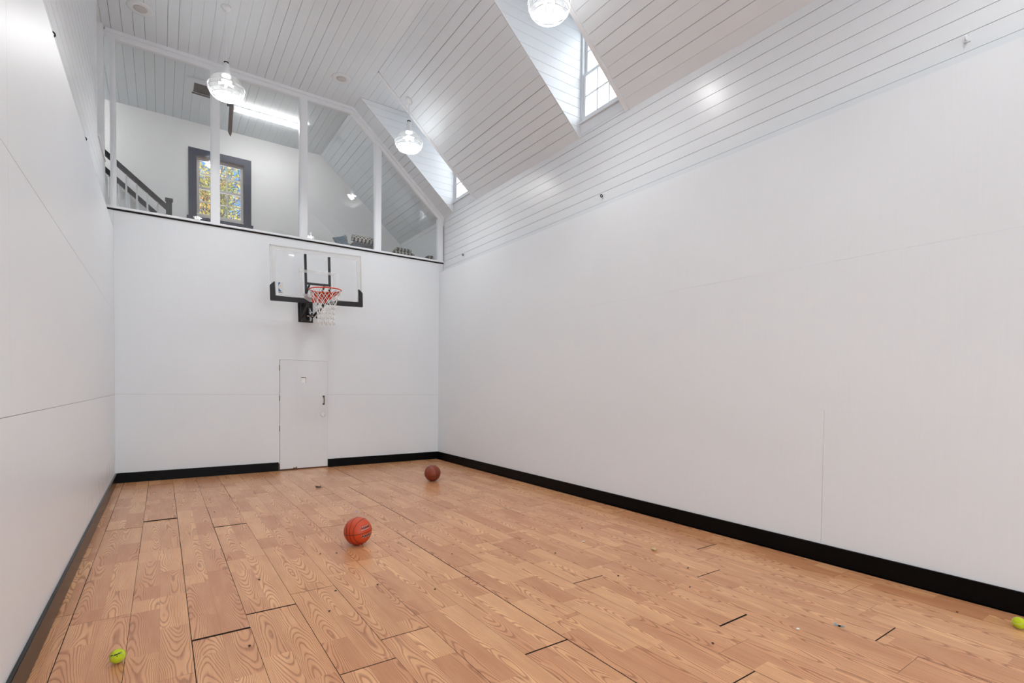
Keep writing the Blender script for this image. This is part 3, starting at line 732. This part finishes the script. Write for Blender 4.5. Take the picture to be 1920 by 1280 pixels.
for x, wd, hh, lb in ((4.40, .52, .20, 'striped folded mat behind the last wide loft pane beside the post'), (4.96, .22, .15, 'small striped folded mat against the shiplap wall behind the last loft pane')):
    t = thing('folded_mat', lb, 'mat', (x, .27, ZB), 'striped mats behind the loft panes')
    n = 3
    for k in range(n):
        h0, h1 = hh / n * k, hh / n * (k + 1)
        obj('fold', lambda bm: slab(bm, (-wd / 2 * (1 - .16 * k), -.09, h0 + .001), (wd / 2 * (1 - .22 * k), .10, h1 - .001), min(.02, hh / n * .4)), M_mat, t, True)
    obj('fringe', lambda bm: [tube(bm, [(-wd / 2 * (1 - .16 * (n - 1)) + .03 * q, -.092, hh - .01), (-wd / 2 * (1 - .16 * (n - 1)) + .03 * q, -.105, hh - .05)], .006, 5) for q in range(1, int(wd / .045))], M_mat, t)

# ------------------------------------------------------------------ basketball hoop
BC = Vector((2.619, -.60, 2.731)); ROLL = math.atan2(.034, 1.39)
hoop = thing('basketball_hoop', 'wall mounted basketball hoop with clear backboard, orange rim and white net', 'basketball hoop', tuple(BC), rot=(0, -ROLL, 0))
bw, bh = 1.385, .829
# the pane
obj('backboard', lambda bm: box(bm, (-bw / 2 + .002, .0, .012), (bw / 2 - .002, .01, bh)), G_board, hoop)
def border(bm):
    y0, y1 = -.0035, -.0005
    o_, i_ = .0, .072
    x0, x1, z0, z1 = -bw / 2, bw / 2, .01, bh
    for a, b in (((x0, z0), (x0 + i_, z1)), ((x1 - i_, z0), (x1, z1)), ((x0 + i_, z1 - i_), (x1 - i_, z1)), ((x0 + i_, z0), (x1 - i_, z0 + i_))):
        box(bm, (a[0], y0, a[1]), (b[0], y1, b[1]))
obj('printed_border', border, G_print, hoop)
def edge(bm):
    x0, x1, z1 = -bw / 2 - .006, bw / 2 + .006, bh + .006
    for a, b in (((x0, .28), (x0 + .014, z1)), ((x1 - .014, .28), (x1, z1)), ((x0, z1 - .014), (x1, z1))):
        box(bm, (a[0], -.006, a[1]), (b[0], .02, b[1]))
obj('edge_frame', edge, plain('frame_silver', (214, 214, 214), .35, .2), hoop)
def target(bm):
    y0, y1 = -.0035, -.0005; x0, x1, z0, z1, t_ = -.285, .275, .085, .51, .048
    for a, b in (((x0, z0), (x0 + t_, z1)), ((x1 - t_, z0), (x1, z1)), ((x0 + t_, z1 - t_), (x1 - t_, z1)), ((x0 + t_, z0), (x1 - t_, z0 + t_))):
        box(bm, (a[0], y0, a[1]), (b[0], y1, b[1]))
obj('printed_target', target, G_print, hoop)
# white masks where print covers the black bars
def padb(bm):
    h = .06
    L_ = [(-bw / 2 - .016, -.012), (-.10, -.012), (-.19, .035), (-.23, .06), (-bw / 2 + .05, .06), (-bw / 2 + .05, .285), (-bw / 2 - .016, .225)]
    prism(bm, L_, 1, -.022, .03)
    R_ = [(bw / 2 + .016, -.012), (bw / 2 + .016, .225), (bw / 2 - .05, .285), (bw / 2 - .05, .06), (.23, .06), (.19, .035), (.10, -.012)]
    prism(bm, R_, 1, -.022, .03)
    bmesh.ops.bevel(bm, geom=[e for e in bm.edges], offset=.006, segments=2, affect='EDGES')
obj('edge_padding', padb, M_pad, hoop)
# black steel behind the board
def bars(bm):
    for x in (-.182, .184): box(bm, (x - .017, .012, .05), (x + .017, .045, .758))
    box(bm, (-.165, .014, .285), (.167, .042, .318)); box(bm, (-.165, .014, .05), (.167, .042, .085))
fr_ = obj('support_frame', bars, M_black, hoop)
def arms(bm):
    for x in (-.12, .11):
        tube(bm, [(x, .045, .30), (x - .02, .52, .02)], .016, 8); tube(bm, [(x, .045, .07), (x - .02, .52, -.17)], .016, 8)
    tube(bm, [(-.1, .3, .14), (-.06, .5, -.2)], .02, 8)
obj('parallel_arms', arms, M_black, hoop)
def arm2(bm):
    tube(bm, [(.15, .05, .04), (.02, .50, -.16)], .02, 8)
obj('lift_strut', arm2, M_black, hoop)
rr = Matrix.Rotation(ROLL, 4, 'Y')
def brk(bm):
    box(bm, (-.165, .50, -.235), (.02, .598, .075)); box(bm, (-.19, .588, -.25), (.045, .5985, .10))
obj('wall_bracket', brk, M_black, hoop)
def crank(bm):
    tube(bm, [(-.03, .47, -.03), (-.035, .44, -.10), (-.03, .45, -.15)], .014, 8); tube(bm, [(-.03, .45, -.13), (-.025, .43, -.20), (-.03, .45, -.235)], [.02, .016, .012], 8)
    box(bm, (-.07, .44, -.10), (.01, .46, -.085)); tube(bm, [(-.08, .45, -.155), (.02, .45, -.155)], .010, 8)
obj('crank_handle', crank, M_chrome, hoop)
# rim
RC = Vector((.005, -.385, .152)); RR = .232
rim = obj('rim', lambda bm: tube(bm, [RC + Vector((RR * math.cos(a * 2 * PI / 56), RR * math.sin(a * 2 * PI / 56), 0)) for a in range(56)], .0095, 8, True), M_orange, hoop, True)
def skirt(bm):
    A = []; B = []; n = 28
    for k in range(n + 1):
        a = math.radians(-4 + 188 * k / n); d = .035 + .10 * max(0, math.sin(a)) ** 1.5
        A.append((RC.x + (RR + .004) * math.cos(a), RC.y + (RR + .004) * math.sin(a), RC.z)); B.append((RC.x + (RR - .02) * math.cos(a) * .93, RC.y + (RR + .004) * math.sin(a), RC.z - d))
    va = [bm.verts.new(p) for p in A]; vb = [bm.verts.new(p) for p in B]
    for k in range(n): bm.faces.new((va[k], va[k + 1], vb[k + 1], vb[k]))
    bmesh.ops.solidify(bm, geom=bm.faces[:], thickness=.003)
obj('rim_brace', skirt, M_orange, hoop, True)
def plate(bm):
    box(bm, (-.085, -.15, .02), (.095, -.006, .026 + .10)); box(bm, (-.10, -.012, .0), (.11, -.005, .16))
obj('rim_mount', plate, M_orange, hoop)
def netb(bm):
    n = 12; lv = [(0.0, .228), (-.075, .205), (-.15, .172), (-.225, .148), (-.30, .132), (-.375, .122), (-.45, .120), (-.52, .126)]
    def P(k, i):
        z, r = lv[i]; a = (k + (i % 2) * .5) * 2 * PI / n
        return RC + Vector((r * math.cos(a), r * math.sin(a), z - .008))
    for i in range(len(lv) - 1):
        for k in range(n):
            if i % 2 == 0: nb = (k, k - 1)
            else: nb = (k, k + 1)
            for q in nb:
                tube(bm, [P(k, i), (P(k, i) + P(q, i + 1)) / 2 + Vector((0, 0, -.006)), P(q, i + 1)], .0044 if i < 3 else .0056, 5)
    for k in range(n):
        a = k * 2 * PI / n
        for s in (-1, 1):
            p = RC + Vector((RR * math.cos(a + s * .05), RR * math.sin(a + s * .05), .012)); tube(bm, [p, P(k, 0), P(k if s > 0 else k - 1, 1)], .005, 5)
obj('net', netb, M_net, hoop, True)
# league logo on the pane: blue field, pale figure, washed-out other half, small lettering below
lg = obj('logo_field', lambda bm: prism(bm, [(-.592, .112), (-.592, .268), (-.586, .274), (-.527, .274), (-.522, .268), (-.522, .112), (-.527, .106), (-.586, .106)], 1, -.0062, -.004), plain('logo_white', (222, 224, 222), .5), hoop)
M_lb = plain('logo_blue', (20, 92, 160), .4)
obj('logo_blue_upper', lambda bm: prism(bm, [(-.590, .270), (-.562, .272), (-.566, .258), (-.572, .250), (-.580, .240), (-.586, .222), (-.590, .19)], 1, -.0072, -.0063), M_lb, lg)
obj('logo_blue_lower', lambda bm: prism(bm, [(-.590, .186), (-.582, .176), (-.570, .160), (-.556, .146), (-.548, .136), (-.590, .136)], 1, -.0072, -.0063), M_lb, lg)
obj('logo_figure_arm', lambda bm: prism(bm, [(-.566, .226), (-.556, .238), (-.552, .220), (-.556, .200), (-.566, .206)], 1, -.0072, -.0063), plain('logo_tan', (236, 208, 160), .6), lg)
def lettering(bm):
    y0, y1 = -.0072, -.0063; z0, z1 = .112, .130
    def ln(a, b, w=.0036):
        a, b = Vector(a), Vector(b); d = (b - a).normalized(); p = Vector((-d.y, d.x)) * w / 2
        prism(bm, [tuple(a - p), tuple(b - p), tuple(b + p), tuple(a + p)], 1, y0, y1)
    x = -.588                                                      # N B A
    ln((x, z0), (x, z1)); ln((x, z1), (x + .011, z0)); ln((x + .011, z0), (x + .011, z1))
    x = -.569
    ln((x, z0), (x, z1)); ln((x, z1), (x + .009, z1 - .003)); ln((x + .009, z1 - .003), (x + .002, (z0 + z1) / 2)); ln((x, (z0 + z1) / 2), (x + .010, z0 + .004)); ln((x + .010, z0 + .004), (x, z0))
    x = -.551
    ln((x, z0), (x + .007, z1)); ln((x + .007, z1), (x + .014, z0)); ln((x + .003, z0 + .006), (x + .011, z0 + .006))
obj('logo_letters', lettering, plain('logo_navy', (24, 48, 92), .4), lg)

# ------------------------------------------------------------------ balls
def ballmat(name, c1, c2, rough, scale, bump):
    mt, nt, b = newmat(name); tc = node(nt, 'ShaderNodeTexCoord')
    n1 = node(nt, 'ShaderNodeTexNoise', {'Vector': tc.outputs['Object'], 'Scale': 14.0, 'Detail': 3.0})
    mx = node(nt, 'ShaderNodeMix', {0: n1.outputs[0], 6: lin(c1), 7: lin(c2)}, data_type='RGBA'); nt.links.new(mx.outputs[2], b.inputs['Base Color'])
    vo = node(nt, 'ShaderNodeTexVoronoi', {'Vector': tc.outputs['Object'], 'Scale': scale})
    bp = node(nt, 'ShaderNodeBump', {'Strength': bump, 'Distance': .002, 'Height': vo.outputs[0]}); nt.links.new(bp.outputs[0], b.inputs['Normal'])
    b.inputs['Roughness'].default_value = rough
    return mt
def basketball(x, y, rot, label, c1, c2, marks, seamc):
    R = .1205
    t = thing('basketball', label, 'basketball', (x, y, .0))
    def sp(bm): bmesh.ops.create_uvsphere(bm, u_segments=48, v_segments=28, radius=R)
    mt = ballmat('leather_' + label[:4], c1, c2, .42, 330.0, .25)
    rot = tuple(rot)
    obj('ball_body', sp, mt, t, True, (0, 0, R), rot)
    ms = plain('seam_' + label[:4], seamc, .6)
    def ring(fn, n=72):
        return [fn(k * 2 * PI / n) * (R - .0006) for k in range(n)]
    def seams(bm):
        # local axes: crossing of the two great circles on -Y, ovals centred on +-X
        tube(bm, ring(lambda a: Vector((math.cos(a), math.sin(a), 0))), .0024, 6, True)
        tube(bm, ring(lambda a: Vector((0, math.cos(a), math.sin(a)))), .0024, 6, True)
        for s in (1, -1):
            def ov(a, s=s):
                thx = math.radians(60 + 14 * math.cos(a) ** 2)
                return Vector((s * math.cos(thx), math.sin(thx) * math.cos(a), math.sin(thx) * math.sin(a)))
            tube(bm, ring(ov), .0024, 6, True)
    obj('seam', seams, ms, t, True, (0, 0, R), rot)
    if marks:
        def mk(bm, lst, rad):
            for lon, lat, dl, dh, sk in lst:
                q = []
                for i in range(2):
                    for j in range(2):
                        lo = math.radians(lon + dl * (j - .5) + sk * (i - .5)); la = math.radians(lat + dh * (i - .5))
                        q.append(Vector((math.cos(la) * math.sin(lo), -math.cos(la) * math.cos(lo), math.sin(la))) * rad)
                vs = [bm.verts.new(v) for v in (q[0], q[1], q[3], q[2])]
                vs2 = [bm.verts.new(v * .99) for v in (q[0], q[1], q[3], q[2])]
                bm.faces.new(vs); bm.faces.new(vs2[::-1])
                for k in range(4): bm.faces.new((vs[k], vs2[k], vs2[(k + 1) % 4], vs[(k + 1) % 4]))
        silver = [(55 + 9.5 * k, 20, 8.5, 15, 2) for k in range(5)] + [(55 + 9.5 * k, -14, 8.0, 12, 2) for k in range(5)]
        dark = [(53 + 9.5 * k, 21, 2.6, 10, 3) for k in range(5)] + [(57 + 9.5 * k, 19, 2.0, 7, -3) for k in range(5)] + [(53 + 9.5 * k, -13, 3.0, 10, 3) for k in range(5)] + [(57 + 9.5 * k, -15, 2.4, 9, -4) for k in range(5)]
        ms_, md_ = plain('ball_silver', (176, 170, 164), .5), plain('ball_dark', (44, 34, 36), .5)
        for lo_, hi_ in ((0, 1), (1, 2)):
            w_ = obj('printed_word', lambda bm: mk(bm, silver[5 * lo_:5 * hi_], R + .0006), ms_, t, False, (0, 0, R), rot)
            obj('printed_stroke', lambda bm: mk(bm, dark[10 * lo_:10 * hi_], R + .0012), md_, w_)
    return t
# rotations: local -Y (seam crossing) turned to the left of the direction to the camera
def face_rot(x, y, turn, tilt):
    a = math.atan2(-9.06 - y, .547 - x) + PI / 2     # rotate -Y towards the camera
    return (0, 0, a + turn), tilt
(rt, _) = face_rot(1.976, -4.604, -.60, 0)
e1_ = (Matrix.Rotation(rt[2], 4, 'Z') @ Matrix.Rotation(.14, 4, 'Y')).to_euler()
q_view = (Vector((.547 - 1.976, -9.06 + 4.604, 0)).normalized())
e1_ = (Matrix.Rotation(.13, 4, q_view) @ Matrix.Rotation(rt[2], 4, 'Z')).to_euler()
basketball(1.976, -4.604, e1_, 'bright orange basketball with silver and black lettering resting on the planks', (206, 74, 26), (190, 58, 20), True, (40, 14, 10))
(rt, _) = face_rot(3.886, -2.15, .5, 0)
e2_ = (Matrix.Rotation(.2, 4, (Vector((.547 - 3.886, -9.06 + 2.15, 0)).normalized())) @ Matrix.Rotation(rt[2], 4, 'Z') @ Matrix.Rotation(.3, 4, 'X')).to_euler()
basketball(3.886, -2.15, e2_, 'worn brown basketball resting on the floor near the far corner', (146, 62, 34), (118, 46, 27), False, (56, 22, 14))

def tennis(x, y, label, rot, marks):
    R = .0335
    t = thing('tennis_ball', label, 'tennis ball', (x, y, 0), 'tennis balls on the floor')
    mt = ballmat('felt_' + label[:5], (206, 222, 40), (188, 206, 26), .9, 900.0, .5)
    obj('felt', lambda bm: bmesh.ops.create_uvsphere(bm, u_segments=40, v_segments=24, radius=R), mt, t, True, (0, 0, R), rot)
    def seam(bm):
        pts = []
        for k in range(96):
            a = k * 2 * PI / 96; A, B = .75, .25; c = 2 * math.sqrt(A * B)
            pts.append(Vector((A * math.cos(a) + B * math.cos(3 * a), A * math.sin(a) - B * math.sin(3 * a), c * math.sin(2 * a))).normalized() * (R + .0001))
        tube(bm, pts, .0011, 5, True)
    obj('seam', seam, plain('felt_seam_' + label[:5], (196, 200, 160), .8), t, True, (0, 0, R), rot)
    if marks:
        def mk(bm):
            for k in range(9):
                a0 = math.radians(-50 + 11.5 * k); la = math.radians(38)
                d = Vector((math.sin(a0) * math.cos(la), -math.cos(a0) * math.cos(la), math.sin(la)))
                s = Vector((math.cos(a0), math.sin(a0), 0)); u = d.cross(s)
                h = .0026 if k % 3 else .0034
                vs = [bm.verts.new(d * (R + .0004) + s * i * .0026 - u * j * h) for i, j in ((-1, -1), (1, -1), (1, 1), (-1, 1))]
                bm.faces.new(vs)
            d = Vector((0, -math.cos(.42), math.sin(.42))); s = Vector((1, 0, 0)); u = d.cross(s)
            bm.faces.new([bm.verts.new(d * (R + .0004) + s * i * .0016 - u * j * .0028) for i, j in ((-1, -1), (1, -1), (1, 1), (-1, 1))])
            bmesh.ops.solidify(bm, geom=bm.faces[:], thickness=.0004)
        a = math.atan2(-9.06 - y, .547 - x) + PI / 2
        obj('print', mk, plain('felt_print', (40, 62, 20), .7), t, False, (0, 0, R), (0, -.18, a))
tennis(.358, -5.868, 'yellow green tennis ball with dark print on the planks beside the dark baseboard', (.7, .5, .9), True)
tennis(4.75, -8.328, 'plain yellow green tennis ball close to the black baseboard', (1.2, .2, .4), False)

# ------------------------------------------------------------------ small things on the floor
def leaf(bm):
    out = [(0, -.05), (.012, -.02), (.035, -.028), (.03, -.005), (.058, .01), (.03, .02), (.034, .045), (.012, .036), (0, .062), (-.012, .036), (-.036, .043), (-.03, .02), (-.056, .008), (-.03, -.006), (-.034, -.03), (-.012, -.02)]
    c = bm.verts.new((0, .005, .006)); vs = []
    for i, (x, y) in enumerate(out):
        r = math.hypot(x, y); vs.append(bm.verts.new((x, y, .004 + (.032 * (r / .06) ** 2 if i % 2 == 0 else .002) * (1.0 if x < 0 else .7))))
    for k in range(len(vs)): bm.faces.new((c, vs[k], vs[(k + 1) % len(vs)]))
    bmesh.ops.solidify(bm, geom=bm.faces[:], thickness=.0012)
lf_ = thing('dried_leaf', 'curled dry brown leaf lying on the floor before the white door', 'leaf', (2.331, -1.80, 0))
obj('leaf_blade', leaf, plain('leaf_brown', (84, 44, 18), .7), lf_, False, None, (0, 0, .7))
obj('leaf_stalk', lambda bm: tube(bm, [(0, -.05, .006), (.008, -.075, .012), (.02, -.095, .006)], .0014, 5), plain('leaf_stalk', (70, 38, 18), .7), lf_, False, None, (0, 0, .7))
def strip_curve(pts, wd, th_):
    def f(bm):
        A = []; 
        for i, (x, y, z) in enumerate(pts):
            A.append((bm.verts.new((x, y - wd / 2, z)), bm.verts.new((x, y + wd / 2, z))))
        for a, b in zip(A, A[1:]): bm.faces.new((a[0], b[0], b[1], a[1]))
        bmesh.ops.solidify(bm, geom=bm.faces[:], thickness=th_)
    return f
o = obj('paper_scrap', strip_curve([(-.027, 0, .010), (-.017, 0, .005), (-.006, 0, .003), (.008, 0, .003), (.018, 0, .004), (.027, 0, .008)], .022, .0008), plain('scrap_blue', (166, 206, 220), .5), None, False, (3.875, -7.715, 0), (0, 0, -1.35))
tag(o, 'pale blue curled strip of paper on the floor', 'paper')
o = obj('paper_scrap', strip_curve([(-.02, 0, .002), (-.008, 0, .003), (.006, 0, .008), (.018, 0, .016)], .03, .0008), plain('scrap_pink', (226, 186, 214), .5), None, False, (2.317, -3.455, 0), (0, 0, .4))
tag(o, 'tiny pink scrap of paper behind the bright orange basketball', 'paper')
def crumb(name, x, y, s, c, label, cat, flat=.5, grp=None, seed=0):
    rd = random.Random(seed)
    def f(bm):
        bmesh.ops.create_icosphere(bm, subdivisions=1, radius=s)
        for v in bm.verts: v.co = Vector((v.co.x * (1 + rd.uniform(-.3, .3)), v.co.y * (1 + rd.uniform(-.3, .3)), v.co.z * flat))
        lo_ = min(v.co.z for v in bm.verts)
        for v in bm.verts: v.co.z -= lo_
    o = obj(name, f, plain('crumb_%s_%d' % (name, seed), c, .8), None, False, (x, y, 0.0))
    return tag(o, label, cat, grp)
crumb('husk', 4.071, -6.163, .026, (196, 170, 120), 'pale dry husk lying near the black baseboard under the dormers', 'husk', .5, None, 3)
crumb('husk', 3.725, -5.649, .018, (214, 196, 172), 'small cream flake lying in the middle of the floor', 'flake', .35, None, 4)
for i, (x, y) in enumerate(((.46, -1.15), (.56, -1.53), (2.39, -1.18), (4.33, -.35), (3.62, -7.60))):
    crumb('paint_chip', x, y, .011, (232, 226, 218), 'tiny white paint chip on the wooden floor', 'paint chip', .5, 'white paint chips on the floor', 10 + i)
for i, (x, y) in enumerate(((3.36, -6.42), (3.05, -7.42), (4.02, -5.3), (3.3, -5.75), (1.52, -5.55), (1.75, -4.75), (1.63, -4.7), (1.12, -5.05), (.93, -6.05), (2.55, -5.3), (1.4, -5.85), (3.95, -6.6), (3.63, -6.85), (1.8, -5.6), (4.72, -8.05), (1.02, -2.62), (2.1, -5.9))):
    crumb('dirt_crumb', x, y, .008, (52, 36, 26), 'tiny dark crumb of dirt on the wooden floor', 'crumb', .5, 'dark crumbs on the floor', 30 + i)

# hooks on the shiplap
def hook(x, y, z, sx_, label, mt):
    t = thing('wall_hook', label, 'hook', (x, y, z), 'small hooks on the shiplap')
    obj('plate', lambda bm: box(bm, (0, -.018, -.022), (.006 * sx_, .018, .022) if sx_ > 0 else (-.0, .018, .022)) if sx_ > 0 else box(bm, (-.006, -.018, -.022), (0, .018, .022)), M_enamel, t)
    obj('eye', lambda bm: tube(bm, [(sx_ * (.012 + .016 * (1 - math.cos(a * PI / 6))), 0, .016 * math.sin(a * PI / 6)) for a in range(12)], .0055, 6, True), mt, t, True)
M_iron = plain('hook_iron', (40, 38, 36), .5, .5)
hook(XS - .0005, -4.40, 3.83, -1, 'small dark eye hook on the shiplap below the middle dormer', M_iron)
hook(XS - .0005, -.84, 3.84, -1, 'small dark eye hook on the shiplap below the dormer nearest the hoop', M_iron)
hook(XS - .0005, -7.91, 3.84, -1, 'white painted hook on the shiplap far from the hoop', M_enamel)
hook(XL + .0005, -4.38, 3.78, 1, 'dark eye hook on the shiplap opposite the middle dormer', M_iron)
hook(XL + .0005, -2.62, 3.77, 1, 'dark eye hook on the shiplap opposite the gap between the dormers', M_iron)

# ------------------------------------------------------------------ outside: ground and a tree seen through the loft window
gd = boxes('ground', [((-40, -40, -.6), (60, 80, -.4))], plain('bounce_ground', (196, 194, 190), .9)); struct(gd, 'unseen ground around the building, made pale to bounce light', 'ground')  # never in view; pale so daylight bounces up to the ceiling
tree = thing('tree', 'autumn tree with yellow green leaves outside the loft window', 'tree', (1.6, 11.0, -.4))
rt_ = random.Random(5)
branches = []
def grow(p, d, r, n, depth):
    pts = [p.copy()]; rs = [r]
    for k in range(n):
        d = (d + Vector((rt_.uniform(-.25, .25), rt_.uniform(-.25, .25), rt_.uniform(-.05, .2)))).normalized()
        p = p + d * (.55 if depth == 0 else .36); pts.append(p.copy()); rs.append(r * (1 - .75 * (k + 1) / n))
        if depth < 2 and p.z > (4.2 if depth == 0 else 0) and (depth > 0 or k > 3):
            for _ in range(2):
                nd = Vector((rt_.uniform(-1, 1), rt_.uniform(-1, 1), rt_.uniform(.0, .8))).normalized()
                grow(p.copy(), nd, rs[-1] * .55, 7 if depth == 0 else 5, depth + 1)
    branches.append((pts, rs, depth))
grow(Vector((0, 0, 0)), Vector((.05, 0, 1)), .16, 18, 0)
M_bark = plain('bark', (74, 60, 50), .9)
obj('trunk', lambda bm: [tube(bm, p, r, 8) for p, r, d in branches if d == 0], M_bark, tree, True)
obj('branch', lambda bm: [tube(bm, p, [max(q, .008) for q in r], 5) for p, r, d in branches if d > 0], M_bark, tree, True)['kind'] = 'stuff'
def leaves(bm):
    src = [q for p, r, d in branches if d > 0 for q in p[1:]]
    for q in src:
        if rt_.random() < .18: continue
        for _ in range(8):
            c = q + Vector((rt_.gauss(0, .19), rt_.gauss(0, .19), rt_.gauss(0, .17)))
            if c.x > 1.15 + .25 * rt_.random() and rt_.random() < .75: continue
            s = rt_.uniform(.035, .075)
            a = Vector((rt_.uniform(-1, 1), rt_.uniform(-1, 1), rt_.uniform(-1, 1))).normalized(); b = a.cross(Vector((rt_.uniform(-1, 1), rt_.uniform(-1, 1), rt_.uniform(-1, 1)))).normalized()
            n_ = a.cross(b) * s * .2
            vs = [bm.verts.new(c + a * s), bm.verts.new(c + b * s * .6 + n_), bm.verts.new(c - a * s), bm.verts.new(c - b * s * .6 + n_)]
            bm.faces.new((vs[0], vs[1], vs[2])); bm.faces.new((vs[0], vs[2], vs[3]))
mt, nt, b = newmat('autumn_leaf')
geo = node(nt, 'ShaderNodeNewGeometry')
n1 = node(nt, 'ShaderNodeTexNoise', {'Vector': geo.outputs['Position'], 'Scale': 1.3, 'Detail': 2.0})
n2 = node(nt, 'ShaderNodeTexNoise', {'Vector': geo.outputs['Position'], 'Scale': 11.0, 'Detail': 1.0})
f = math_(nt, 'ADD', math_(nt, 'MULTIPLY', n1.outputs[0], .7), math_(nt, 'MULTIPLY', n2.outputs[0], .5))
rp = node(nt, 'ShaderNodeValToRGB', {0: f}); e = rp.color_ramp.elements
e[0].position = .38; e[0].color = lin((44, 58, 30)); e[1].position = .78; e[1].color = lin((200, 134, 76))
q = rp.color_ramp.elements.new(.52); q.color = lin((104, 118, 46)); q = rp.color_ramp.elements.new(.64); q.color = lin((186, 170, 78))
nt.links.new(rp.outputs[0], b.inputs['Base Color']); b.inputs['Roughness'].default_value = .7
b.inputs['Transmission Weight'].default_value = 0
lv_ = obj('foliage', leaves, mt, tree); lv_['kind'] = 'stuff'
